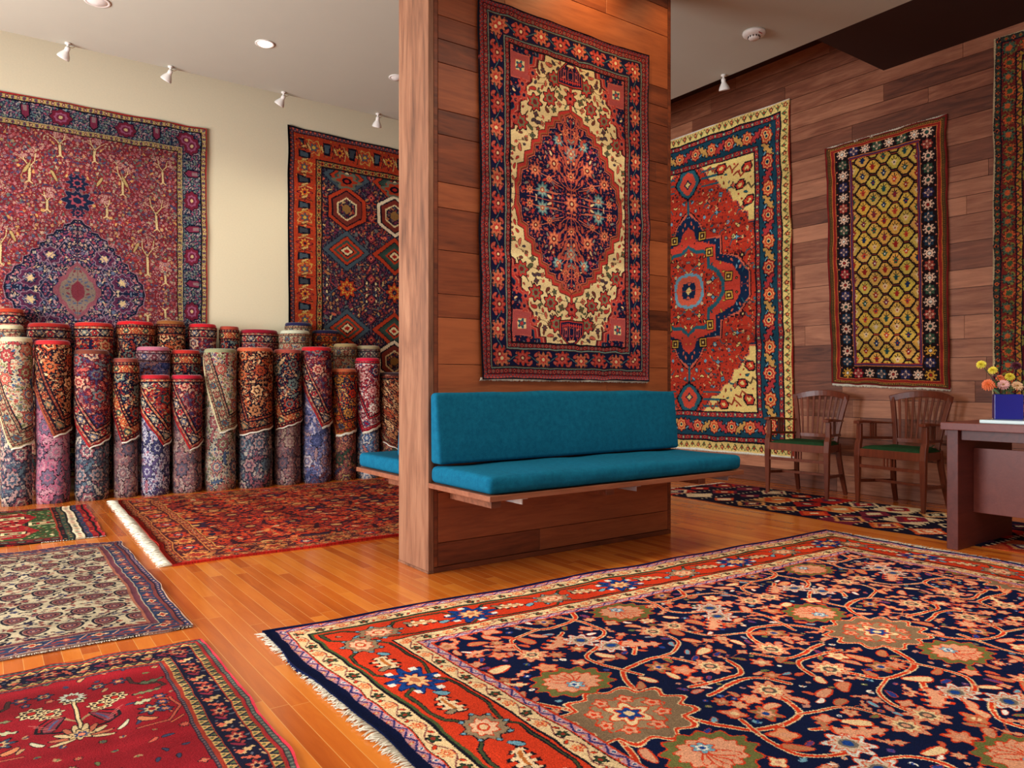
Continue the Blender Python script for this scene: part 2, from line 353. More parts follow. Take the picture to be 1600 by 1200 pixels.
def rug_heriz():                                    # right wall, red with stepped blue medallion
    w, h, res = 2.62, 3.50, 230; rng = random.Random(5); q = .014
    RD=(184,56,38); NV=(24,42,70); TL=(40,92,104); IV=(230,200,120)
    cv = Cv(w, h, res, RD); cx, cy = w/2, h/2
    def quad(pts, c): cv.poly([(cx-x, cy-y) for x, y in pts]+[(cx, cy)], c, q)
    # ivory stepped corners
    for g, c in ((.03, NV), (.02, SALM), (0, IV)):
        cv.poly([(.42, .42), (.42, 1.10+g), (.50, 1.10+g), (.50+g, 1.02), (.58, .98+g), (.62+g, .88), (.70, .86+g), (.74+g, .74), (.84+g, .70), (.90+g, .60), (1.0+g, .58), (1.05+g, .48), (1.12+g, .42)], c, q)
    # medallion
    for g, c in ((.03, INK), (.02, SALM), (0, NV)):
        quad([(0, .86+g), (.06+g, .80+g), (.14+g, .74), (.2+g, .62), (.2, .54), (.44+g, .52+g), (.44+g, .36), (.66+g, .28+g), (.80+g, .12), (.80+g, 0)], c)
    quad([(0,.70),(.08,.64),(.12,.54),(.38,.46),(.38,.30),(.60,.22),(.70,.08),(.70,0)], (196,66,50))
    quad([(0,.5),(.1,.44),(.30,.42),(.30,.26),(.42,.18),(.50,.06),(.5,0)], TL); quad([(0,.46),(.08,.40),(.26,.38),(.26,.22),(.38,.15),(.45,.05),(.45,0)], RD)
    quad([(0,.20),(.12,.18),(.19,.12),(.21,0)], SKY); quad([(0,.165),(.1,.15),(.15,.1),(.175,0)], (214,96,70)); quad([(0,.1),(.08,.08),(.1,0)], NV); quad([(0,.04),(.04,0)], IV)
    # pendants
    cv.line([(cx, cy-.86), (cx, cy-1.0)], .03, TL)
    for g, c in ((.02, INK), (0, TL)): cv.poly([(cx-.17-g, cy-1.19), (cx-.08, cy-1.07+g), (cx, cy-1.02+g), (cx, cy-1.36-g), (cx-.10, cy-1.31-g), (cx-.13-g, cy-1.26)], c, q)
    cv.poly([(cx-.12, cy-1.18), (cx-.05, cy-1.09), (cx, cy-1.06), (cx, cy-1.31), (cx-.07, cy-1.28)], (206,76,56), q); cv.flower(cx, cy-1.18, .045, 4, .2, [(1, NV), (.6, IV)], sq=1)
    for y in (-1.2, -1.27, -1.12): cv.line([(cx-.42, cy+y), (cx-.2, cy+y)], .02, TL)
    for bx, by in ((.30,.39),(.55,.10),(.20,.58)):
        for g, c in ((.055, INK), (.045, GOLD), (.03, BRN), (.012, IV)): cv.rect(cx-bx-g, cx-bx+g, cy-by-g, cy-by+g, c)
    for bx, by, a in ((.52,.62,.4),(.66,.50,1.9),(.75,.80,2.6),(.40,.80,0),(.62,1.05,1.2),(.30,.94,.2),(.84,.36,0),(.80,.2,1.5),(.15,.28,.7),(.34,.10,.2)):
        x, y = cx-bx, cy-by
        cv.line([(x-.06, y), (x+.06, y+.02)], .014, TL); cv.line([(x, y-.05), (x, y+.05)], .012, IV); cv.flower(x, y, .03, 4, .3, [(1, INK), (.7, rng.choice((IV, SKY, SALM)))], sq=1)
        cv.line([(x+.06, y+.02), (x+.085, y+.06)], .012, TL)
    # corner ornaments
    for x, y in ((.52,.55),(.60,.72),(.84,.50),(.50,.90)):
        for g, c in ((.055, INK), (.042, (196,60,44)), (.02, IV)): cv.poly([(x-g*1.3, y), (x-g*.6, y+g), (x+g, y+g), (x+g*1.3, y), (x+g*.4, y-g), (x-g, y-g)], c, q)
    for x, y in ((.70,.52),(.47,.75),(.6,.6),(.95,.48)): cv.line([(x-.08, y-.03), (x, y+.03), (x+.03, y-.03), (x+.08, y)], .016, rng.choice((BRICK, TL, (90,70,50))))
    vscatter(cv, (.42, cx, .42, cy), .105, RD, [IV, TL, (226,190,130), SKY, (60,30,34), SALM], rng, INK, (110,40,36), 'dfbdl', .18, .32); dense(cv, (.42, cx, .42, cy), .075, RD, [(214,180,110), (60,30,34), (90,36,36), (60,80,80), (120,40,40)], 15, INK, (120,40,36), 'dlb', (1,.7), .16, .30)
    vscatter(cv, (.42, cx, .42, cy), .09, IV, [RD, TL, BRICK], rng, INK, None, 'lbd', .16, .26)
    vscatter(cv, (cx-.8, cx, cy-.86, cy), .10, (196,66,50), [IV, TL, INK, GOLD], rng, INK, None, 'dbl', .15, .28)
    vscatter(cv, (cx-.8, cx, cy-.86, cy), .07, NV, [SALM, SKY, RD], rng, None, None, 'dl', .15, .28)
    cv.mirx(); cv.miry()
    P, W = .50, .20
    b = Cv(P, W, 500, (30,68,84)); b.wrap = True
    b.line([(0, W*.5), (P*.12, W*.3), (P*.38, W*.3), (P*.5, W*.5), (P*.62, W*.7), (P*.88, W*.7), (P, W*.5)], W*.06, SKY, INK, .004)
    b.leaf(P*.5, W*.5, W*1.15, W*.42, -.6, (176,56,56), INK, 0, None, 4); b.leaf(0, W*.5, W*1.15, W*.42, .6, (196,150,80), INK, 0, None, 4)
    for x, c in ((.25, (206,80,50)), (.75, (190,56,48))): b.flower(P*x, W*.5, W*.37, 8, .10, [(1, INK), (.9, c), (.72, IV), (.62, c), (.34, IV), (.2, NV)])
    g0 = Cv(.16, .07, 500, IV); g0.wrap = True
    g0.line([(0, .01), (.04, .06), (.08, .01), (.12, .06), (.16, .01)], .005, GRN); g0.flower(.04, .03, .019, 5, .2, [(1, INK), (.8, RD), (.4, IV)]); g0.flower(.12, .035, .017, 4, .25, [(1, (80,100,60)), (.5, RD)])
    g1 = tile_row(.12, .05, 500, (150,44,44), [[(1, SALM), (.5, NV)], [(1, TL), (.5, IV)]], INK, 4, .34)
    border(cv, 0, .012, (170,50,40)); border(cv, .012, .10, g0); border(cv, .10, .11, INK); border(cv, .11, .165, g1); border(cv, .165, .365, b); border(cv, .365, .42, g1); border(cv, .42, .428, INK)
    cv.rect(0, w, 0, .014, WHT); cv.rect(0, w, h-.014, h, WHT)
    return finish(cv, 3, 1.2, .07, .06)

def rug_lattice():                                  # right wall, yellow hexagon lattice, star border
    w, h, res = 1.05, 2.23, 420; rng = random.Random(6)
    YL=(222,180,84); RD=(150,40,36); BK=(34,24,26); PU=(78,50,84)
    cv = Cv(w, h, res, BK)
    fx0, fx1, fy0, fy1 = .245, w-.245, .20, h-.17
    cv.rect(fx0, fx1, fy0, fy1, (140,60,40))
    nx, ny = 3.0, 13; px = (fx1-fx0)/nx; py = (fy1-fy0)/ny
    for j in range(-1, 2*ny+2):
        for i in range(-1, 6):
            x = fx0+(i+.5*(j % 2))*px; y = fy0+j*py*.5+py*.25
            hx, hy = px*.385, py*.475
            pts = [(x-hx, y-hy*.06), (x-hx, y+hy*.06), (x-hx*.30, y+hy), (x+hx*.30, y+hy), (x+hx, y+hy*.06), (x+hx, y-hy*.06), (x+hx*.30, y-hy), (x-hx*.30, y-hy)]
            def rep(k): return [(x+(a-x)*k, y+(b_-y)*k) for a, b_ in pts]
            if x < fx0-px*.6 or x > fx1+px*.6: continue
            cv.poly(rep(1.0), BK, .006); cv.poly(rep(.86), (YL[0]-rng.randint(0, 22), YL[1]-rng.randint(0, 18), YL[2]-rng.randint(0, 14)), .006)
            for k in range(5):
                cv.poly([(x-hx*(.75-.1*k), y-hy*(.1+.17*k)), (x-hx*(.70-.1*k), y-hy*(.1+.17*k)+.006), (x-hx*(.62-.1*k), y-hy*(.12+.17*k))], BK)
                cv.poly([(x+hx*(.75-.1*k), y+hy*(.1+.17*k)), (x+hx*(.70-.1*k), y+hy*(.1+.17*k)-.006), (x+hx*(.62-.1*k), y+hy*(.12+.17*k))], BK)
            c1 = rng.choice(((150,40,36), (32,48,84), (120,44,60), (44,80,70), (190,70,50), (226,196,150))); c2 = rng.choice(((150,40,36), (32,48,84), WHT))
            cv.poly([(x-hx*.42, y+hy*.1), (x-hx*.2, y-hy*.1), (x-hx*.14, y-hy*.4), (x+hx*.14, y-hy*.4), (x+hx*.2, y-hy*.1), (x+hx*.42, y+hy*.1), (x+hx*.2, y+hy*.12), (x, y+hy*.45), (x-hx*.2, y+hy*.12)], c1, .005)
            cv.line([(x, y+hy*.4), (x, y+hy*.7)], .006, BK); cv.line([(x-hx*.3, y+hy*.45), (x-hx*.12, y+hy*.3)], .006, BK); cv.line([(x+hx*.3, y+hy*.45), (x+hx*.12, y+hy*.3)], .006, BK)
            cv.rect(x-.006, x+.006, y-hy*.15, y+hy*.05, c2)
    cv.rect(0, fx0, 0, h, BK); cv.rect(fx1, w, 0, h, BK); cv.rect(0, w, 0, fy0, BK); cv.rect(0, w, fy1, h, BK)
    def star(x, y, r, c):
        for k in range(8):
            a = k*PI/4; cv.line([(x+math.cos(a)*r*.45, y+math.sin(a)*r*.4), (x+math.cos(a)*r*.95, y+math.sin(a)*r*.85)], .008, c)
            a2 = a+.30; cv.line([(x+math.cos(a)*r*.95, y+math.sin(a)*r*.85), (x+math.cos(a2)*r*.8, y+math.sin(a2)*r*.7)], .006, c)
        cv.flower(x, y, r*.62, 8, .12, [(1, c), (.5, BK), (.38, rng.choice((RD, (40,80,70), WHT)))])
    def full(x, y, r, c):
        cv.flower(x, y, r, 8, .14, [(1, c), (.45, BK), (.36, c), (.22, WHT)]); cv.flower(x, y, r*.5, 4, .6, [(1, (220,180,150)), (.6, c)])
    cols = [(150,36,44), (34,56,74), (54,78,60), (150,60,50), (44,44,80)]
    n = 21
    for k in range(n):
        y = .105+k*(h-.20)/(n-1)
        for x in (.155, w-.155):
            if k % 2: full(x, y, .043, rng.choice(cols))
            else: star(x, y, .052, (228,190,160) if k > 3 else rng.choice(((228,190,160), (206,150,60))))
            for sg in (-1, 1): cv.flower(x+sg*.058, y+.048, .007, 4, .1, [(1, (206,110,80))])
    for k in range(1, 7):
        x = .155+k*(w-.31)/7
        for y in (.105, h-.095):
            (star if k % 2 == 0 else full)(x, y, .045, (228,190,160) if k % 2 == 0 else rng.choice(cols))
    def frame(d0, d1, c):
        cv.rect(d0, d1, d0*.7, h-d0*.7, c); cv.rect(w-d1, w-d0, d0*.7, h-d0*.7, c); cv.rect(d0, w-d0, d0*.7, d1*.7, c); cv.rect(d0, w-d0, h-d1*.7, h-d0*.7, c)
    frame(0, .014, (120,36,34)); frame(.014, .045, (70,56,34)); frame(.045, .052, (190,110,50)); frame(.052, .078, (140,40,36)); frame(.078, .084, (200,120,60))
    for d in (.03,):
        for k in range(140):
            y = .02+k*(h-.04)/140
            for x in (d, w-d): cv.rect(x-.007, x+.007, y, y+.007, (120,80,40))
        for k in range(66):
            x = .03+k*(w-.06)/66
            for y in (.022, h-.022): cv.rect(x, x+.007, y-.005, y+.005, (190,130,60))
    for a, b_, c in ((.216,.222,(206,120,60)), (.222,.238,PU), (.238,.244,(170,50,40))):
        cv.rect(a, b_, fy0-.02, fy1+.02, c); cv.rect(w-b_, w-a, fy0-.02, fy1+.02, c)
    for a, b_, c in ((.030,.024,(206,120,60)), (.024,.008,PU), (.008,0,(170,50,40))):
        cv.rect(.216, w-.216, fy0-a, fy0-b_, c); cv.rect(.216, w-.216, fy1+b_, fy1+a, c)
    return finish(cv, 4, 1.2, .08, .06)

def rug_green():                                    # far right wall, olive palmettes on wine
    w, h, res = 1.5, 3.0, 240; rng = random.Random(7)
    G=(84,24,32)
    cv = Cv(w, h, res, G)
    for j in range(7):
        for i in range(4):
            x, y = .30+i*.34, .34+j*.42
            cv.flower(x, y, .13, 9, .22, [(1, INK), (.94, (96,100,50)), (.6, (140,130,66)), (.4, G), (.25, OLV)], ax=.8)
            for s_ in (-1, 1): cv.leaf(x+s_*.1, y-.15, .16, .06, s_*.9, (130,120,60), INK, .8*s_, None, 4)
            cv.flower(x+.17, y+.2, .05, 6, .2, [(1, TEAL), (.6, OLV), (.3, RED)])
    vscatter(cv, (.25, w-.25, .25, h-.25), .07, G, [OLV, (60,90,80), (150,120,60), (130,50,50)], rng, INK, (100,90,50), 'flbs', .28, .44)
    b = tile_vine(.22, .10, 500, (110,38,34), (150,130,60), [(1, INK), (.88, RUST), (.5, GRN)], [(1, INK), (.88, (70,90,70)), (.5, RUST)], OLV, None, INK)
    border(cv, 0, .008, (190,170,130)); border(cv, .008, .05, tile_row(.1, .042, 500, (50,54,48), [[(1, RUST), (.5, INK)], [(1, OLV), (.5, RED)]], INK))
    border(cv, .05, .155, b); border(cv, .155, .195, tile_zig(.06, .04, 500, (170,130,50), (70,50,40), RUST, INK)); border(cv, .195, .20, INK)
    return finish(cv, 5, 1.2, .08, .06)

def rug_garden():                                   # left wall, trees and animals around a dark medallion
    w, h, res = 2.33, 3.52, 300; rng = random.Random(9)
    RD=(118,36,42); NV=(26,34,56); CRM_=(206,180,128); PL=(140,112,124)
    cv = Cv(w, h, res, RD); cx, cy = w/2, h/2
    def quad(pts, c, g=0):
        s_ = 1+g; cv.poly([(cx-x*s_, cy-y*s_) for x, y in pts]+[(cx, cy)], c)
    M = [(0,.66),(.03,.66),(.06,.62),(.11,.60),(.12,.56),(.17,.55),(.19,.51),(.24,.49),(.25,.44),(.30,.42),(.31,.37),(.36,.35),(.37,.30),(.42,.28),(.43,.22),(.49,.19),(.51,.13),(.55,.10),(.56,.04),(.57,0)]
    for g, c in ((.035, PL), (.02, INK), (0, NV)): quad(M, c, g)
    quad([(0,.29),(.03,.24),(.08,.20),(.10,.15),(.15,.12),(.16,.06),(.20,.03),(.2,0)], (136,76,84)); quad([(0,.24),(.03,.2),(.07,.16),(.09,.11),(.13,.08),(.15,0)], (128,110,96)); quad([(0,.1),(.05,.05),(.06,0)], (120,50,60))
    for bx, by, a in ((.22,.32,.9),(.38,.10,.3)):
        cv.flower(cx-bx, cy-by, .085, 8, .1, [(1, PL), (.9, (84,40,64)), (.6, NV), (.35, PL)], ax=1.1); cv.flower(cx-bx, cy-by, .03, 6, .3, [(1, CRM_)])
    cv.line([(cx-.5, cy-.02), (cx-.3, cy-.2), (cx-.08, cy-.5)], .008, PL); cv.line([(cx-.3, cy-.02), (cx-.2, cy-.2), (cx-.3, cy-.4)], .008, PL)
    vscatter(cv, (cx-.6, cx, cy-.7, cy), .042, NV, [(150,70,80), (176,130,130), (96,110,130), (190,160,120), (120,60,90)], rng, None, (84,84,110), 'fdlf', .26, .40); dense(cv, (cx-.6, cx, cy-.7, cy), .034, NV, [(150,70,80), (196,150,140), (110,120,140), (206,180,140), (120,60,90)], 5)
    vscatter(cv, (cx-.2, cx, cy-.3, cy), .035, (128,110,96), [(120,50,60), (80,90,110)], rng, None, None, 'dl', .26, .40)
    # small pendants
    for yy, r in ((.85, .10), (1.02, .07), (.74, .045)):
        cv.flower(cx, cy-yy, r, 8, .2, [(1, PL), (.93, NV), (.5, (150,70,80)), (.3, NV)], ax=1.2)
    # trees (grow upward in the upper half once mirrored; drawn inverted here)
    def tree(x, y, hgt, sp, dk=0):
        cv.line([(x, y), (x, y-hgt*.55)], .018, CRM_, BRN, .003)
        for s_ in (-1, 1):
            cv.line([(x, y-hgt*.5), (x+s_*sp*.35, y-hgt*.72), (x+s_*sp*.45, y-hgt)], .009, CRM_, BRN, .002); cv.line([(x, y), (x+s_*.025, y+.02)], .012, CRM_)
            cv.line([(x+s_*sp*.35, y-hgt*.72), (x+s_*sp*.8, y-hgt*.85)], .006, CRM_)
        for k in range(16): cv.flower(x+rng.uniform(-sp, sp), y-hgt*rng.uniform(.75, 1.2), .014, 6, .2, [(1, (190,150,140)), (.6, RD), (.3, CRM_)])
    UP = []
    for x, y, hg, sp in ((.48,1.10,.30,.13),(.78,.78,.26,.11),(.56,1.55,.34,.12),(.92,1.02,.16,.06),(.42,.62,.22,.10),(1.02,.50,.20,.10),(.40,1.62,.16,.05)): tree(x, y, hg, sp)
    for x, y, s_ in ((.66,1.30,1),(.76,.66,-1),(.98,.70,1)):
        cv.leaf(x, y, .12, .034, 1.1*s_, (176,150,96), BRN); cv.line([(x-.02, y+.03), (x-.04, y+.08)], .006, (170,146,96)); cv.line([(x+.02, y-.04), (x+.035, y-.09)], .006, (170,146,96))
    for x, y in ((.40,1.4),(.72,.98)):
        for k in range(7): cv.rect(x-.012, x+.012, y+k*.022, y+k*.022+.012, rng.choice((PL, (96,100,110), (170,60,60))))
    vscatter(cv, (.30, cx, .30, cy), .040, RD, [(176,110,112), (190,160,130), (70,70,100), (150,90,96), (160,60,60), (96,104,96), (196,150,90)], rng, None, (84,60,60), 'fffdlb', .24, .40); dense(cv, (.30, cx, .30, cy), .036, RD, [(170,120,116), (176,156,124), (60,64,92), (46,50,76), (130,84,90), (86,92,80)], 6)
    cv.mirx(); cv.miry()
    P, W = .56, .19
    b = Cv(P, W, 500, NV); b.wrap = True
    vscatter(b, (0, P, .01, W), .03, NV, [(176,150,140), (96,120,120), (150,70,90), (110,120,96)], rng, None, (120,130,130), 'lldf', .26, .46)
    dense(b, (0, P, .01, W), .026, NV, [(176,160,150), (110,140,140), (150,90,110)], 7, None, None, 'ld')
    b.flower(P*.25, W*.5, W*.43, 8, .1, [(1, INK), (.93, (112,34,52)), (.6, (150,84,110)), (.4, (110,40,60)), (.2, CRM_)], ax=1.15)
    b.poly([(P*.68, W*.08), (P*.82, W*.08), (P*.82, W*.7), (P*.75, W*.93), (P*.68, W*.7)], INK); b.poly([(P*.695, W*.12), (P*.805, W*.12), (P*.805, W*.66), (P*.75, W*.85), (P*.695, W*.66)], (120,44,66))
    b.rect(P*.72, P*.78, W*.12, W*.45, (140,110,110))
    g = tile_row(.09, .04, 600, (176,150,90), [[(1, (90,40,60)), (.5, CRM_)], [(1, (60,70,90)), (.5, RD)]], BRN, 5, .34)
    border(cv, 0, .01, (150,40,40)); border(cv, .01, .055, g); border(cv, .055, .062, INK); border(cv, .062, .235, b); border(cv, .235, .242, CRM_); border(cv, .242, .285, g); border(cv, .285, .290, INK)
    return finish(cv, 6, 1.2, .09, .05)

def rug_diamonds():                                 # left wall, orange border, diamonds on navy
    w, h, res = 2.60, 3.55, 260; rng = random.Random(10); q = .009
    OR=(176,60,34); NV=(40,30,48); SL=(70,84,92)
    cv = Cv(w, h, res, NV)
    cols = [.69+.61*k for k in range(3)]
    def dia(x, y, a, b, lay):
        for f, c in lay: cv.poly([(x-a*f, y), (x, y+b*f), (x+a*f, y), (x, y-b*f)], c, q)
    for ci, x in enumerate(cols):
        for r in range(-1, 5):
            y = h-.50-r*.90+.0
            yh, yd, yc = y-.35, y-.84+.0, y-1.27
            # hexagon
            yy = h-.82-r*1.76
            hexs = lambda yy, A, B: [(x-A, yy-B*.45), (x-A, yy+B*.45), (x, yy+B), (x+A, yy+B*.45), (x+A, yy-B*.45), (x, yy-B)]
            for A, B, c in ((.235,.27,INK), (.225,.26,OR if ci % 2 == 0 else CRM), (.185,.215,INK), (.17,.20,(120,50,40)), (.12,.14,IVO), (.10,.12,NV), (.05,.06,(150,110,60))): cv.poly(hexs(yy, A, B), c, q)
            for s_ in (-1, 1):
                for k in range(5): cv.line([(x+s_*.24, yy-.12+k*.055), (x+s_*.28, yy-.12+k*.055), (x+s_*.28, yy-.10+k*.055)], .012, (170,120,80) if k % 2 else OR)
            for yd in (h-1.31-r*1.76, h-2.21-r*1.76):
                dia(x, yd, .30, .235, [(1, INK), (.97, SL if ci % 2 == 0 else OR), (.74, INK), (.70, OR if ci % 2 == 0 else (50,70,60)), (.54, (60,80,70)), (.42, OR), (.3, INK), (.24, IVO), (.12, RED)])
                for s_ in (-1, 1):
                    for k in range(9):
                        f = k/9; cv.line([(x+s_*.30*(1-f), yd+.235*f), (x+s_*.30*(1-f), yd+.235*f+.03)], .007, SL); cv.line([(x+s_*.30*(1-f), yd-.235*f), (x+s_*.30*(1-f), yd-.235*f-.03)], .007, SL)
            yc = h-1.75-r*1.76
            cv.flower(x, yc, .12, 8, .2, [(1, INK), (.9, OR), (.6, GOLD), (.45, OR), (.25, NV)], sq=1)
            for s_ in (-1, 1):
                cv.line([(x+s_*.12, yc), (x+s_*.2, yc+.06), (x+s_*.2, yc+.15)], .014, (150,60,60)); cv.line([(x+s_*.12, yc), (x+s_*.2, yc-.06), (x+s_*.2, yc-.15)], .014, SL)
                for k in range(4): cv.leaf(x+s_*.245, yc-.12+k*.07, .04, .03, 1.5, IVO, BRN)
        xm = x+.305
        cv.line([(xm, .4), (xm, h-.4)], .010, (110,60,70))
        for k in range(12): cv.flower(xm, .5+k*.24, .06, 4, .1, [(1, INK), (.85, (130,50,60)), (.5, SALM), (.25, NV)], sq=1)
    for x in cols: cv.flower(x, h-.50, .1, 6, .2, [(1, (110,110,90)), (.7, OR), (.4, INK), (.2, RED)], ax=1.6, sq=1)
    vscatter(cv, (.38, w-.38, .38, h-.38), .062, NV, [(150,60,50), (96,100,96), (176,120,70), (110,50,70), SALM, (200,170,110)], rng, None, (96,56,60), 'lbds', .24, .40); dense(cv, (.38, w-.38, .38, h-.38), .048, NV, [(150,60,50), (96,100,96), (176,110,70), (110,50,70), (60,70,90)], 16)
    P, W = .62, .26
    b = Cv(P, W, 420, OR); b.wrap = True
    for x, c in ((.12, SL), (.62, (60,64,70))): b.poly([(P*x-.05, W*.2), (P*x+.05, W*.2), (P*x+.035, W*.75), (P*x-.035, W*.75)], INK, .01); b.poly([(P*x-.035, W*.25), (P*x+.035, W*.25), (P*x+.02, W*.65), (P*x-.02, W*.65)], c, .01)
    b.flower(P*.37, W*.5, W*.32, 8, .25, [(1, INK), (.9, (150,44,40)), (.6, GOLD), (.4, OR), (.2, NV)], sq=1)
    b.flower(P*.87, W*.5, W*.34, 6, .3, [(1, (196,150,80)), (.8, OR), (.5, SL), (.25, GOLD)], sq=1)
    for x in (.25, .5, .75, .0): b.line([(P*x-.03, W*.2), (P*x, W*.5), (P*x-.02, W*.85)], .01, rng.choice((GOLD, (206,170,100), BRN))); b.leaf(P*x+.02, W*.5, .10, .03, 1.2, (206,170,100), BRN, 0, None, 4)
    vscatter(b, (0, P, .01, W), .04, OR, [GOLD, BRN, SL, (130,40,40)], rng, None, None, 'db', .16, .3)
    g = tile_zig(.05, .03, 600, (60,68,84), (120,50,50), SALM, INK)
    g2 = tile_row(.09, .07, 500, (170,130,70), [[(1, OR), (.5, INK)], [(1, (60,64,60)), (.5, GOLD)]], BRN, 4, .3)
    border(cv, 0, .012, INK); border(cv, .012, .065, g); border(cv, .065, .315, b); border(cv, .315, .325, INK); border(cv, .325, .385, g2); border(cv, .385, .395, INK)
    return finish(cv, 7, 1.1, .08, .05)

def rug_orange():                                   # floor, in front of the rolls
    w, h, res = 3.5, 2.70, 240; rng = random.Random(11)
    OR=(196,60,34); DK=(58,28,34)
    cv = Cv(w, h, res, OR)
    for j in range(9):
        for i in range(11):
            x, y = .30+i*.30+rng.uniform(-.05, .05), .30+j*.27+rng.uniform(-.04, .04)
            cv.flower(x, y, rng.uniform(.06, .11), rng.choice((5, 6, 8)), .3, [(1, DK), (.8, rng.choice(((206,110,60), (150,50,40), (60,40,60)))), (.5, DK), (.3, (214,150,90))], rng.uniform(0, 3), ax=1.3)
            cv.leaf(x+.14, y+.1, .2, .05, rng.uniform(0, 3), DK, None, rng.uniform(-2, 2), None, 4)
    vscatter(cv, (.25, w-.25, .25, h-.25), .075, OR, [DK, (40,34,50), (214,130,70), DK, (120,40,40), (206,170,120)], rng, None, DK, 'slbs', .28, .46); dense(cv, (.25, w-.25, .25, h-.25), .055, OR, [DK, (40,34,50), (214,140,80), (120,40,40)], 18)
    b = tile_vine(.40, .20, 400, (84,36,36), (206,120,60), [(1, INK), (.88, OR), (.5, (40,40,70)), (.25, PEACH)], [(1, INK), (.88, (206,130,70)), (.5, BRICK)], (190,100,60), INK, (206,120,60), 7, .25, .05, .38)
    g = tile_row(.1, .045, 500, (176,70,44), [[(1, INK), (.5, PEACH)], [(1, (206,150,90)), (.5, INK)]], INK)
    border(cv, 0, .02, (190,44,34)); border(cv, .02, .065, g); border(cv, .065, .245, b); border(cv, .245, .29, g); border(cv, .29, .30, (206,140,70))
    return finish(cv, 8, 1.6, .12, .07, 1)

def rug_boteh():                                    # floor left, rows of botehs on ivory
    w, h, res = 1.44, 1.98, 520; rng = random.Random(12)
    IV=(178,162,130); BK=(28,25,36); PK=(104,54,54)
    cv = Cv(w, h, res, IV)
    for j in range(-1, 9):
        for i in range(-1, 12):
            x, y = .155+(i+.5*(j % 2))*.125, .265+j*.205
            if not (.14 < x < w-.13 and .2 < y < h-.16): continue
            for f, c in ((1.0, BK), (.80, (150,120,100)), (.73, PK), (.52, BK), (.42, (140,84,76)), (.26, (50,46,66)), (.12, (190,140,110))):
                cv.flower(x, y, .056*f, 3, .07, [(1, c)], PI/2+.3, ax=.88)
            cv.line([(x-.035, y-.03), (x-.02, y-.062), (x+.012, y-.080), (x+.04, y-.070), (x+.036, y-.052)], .009, BK)
            cv.line([(x-.028, y-.02), (x-.012, y-.055), (x+.012, y-.07)], .004, (150,100,80))
    vscatter(cv, (.15, w-.15, .16, h-.14), .034, IV, [BK, PK, (50,50,74), (130,64,54), BK], rng, None, BK, 'lbfs', .34, .52)
    b = Cv(.24, .06, 700, (44,54,78)); b.wrap = True
    b.flower(.06, .03, .02, 4, .25, [(1, INK), (.85, (206,170,130)), (.5, BRICK)], ax=1.7); b.flower(.18, .03, .018, 4, .3, [(1, (130,60,56)), (.5, (190,120,90))], ax=1.5)
    for x in (.12, .0): b.line([(x-.015, .01), (x, .03), (x+.015, .05)], .006, (196,130,100)); b.leaf(x+.02, .02, .03, .014, .8, (130,50,50), None)
    border(cv, 0, .006, (150,120,100)); border(cv, .006, .03, tile_row(.04, .024, 700, (44,50,76), [[(1, (130,60,60)), (.5, IV)]], INK)); border(cv, .03, .045, (110,54,52))
    border(cv, .045, .105, b); border(cv, .105, .110, IV); border(cv, .110, .135, tile_zig(.02, .025, 900, (84,44,56), (110,60,66))); border(cv, .135, .145, (150,90,70))
    cv.a[:int(.006*res)] = (170,140,130)
    return finish(cv, 9, 1.2, .08, .05)

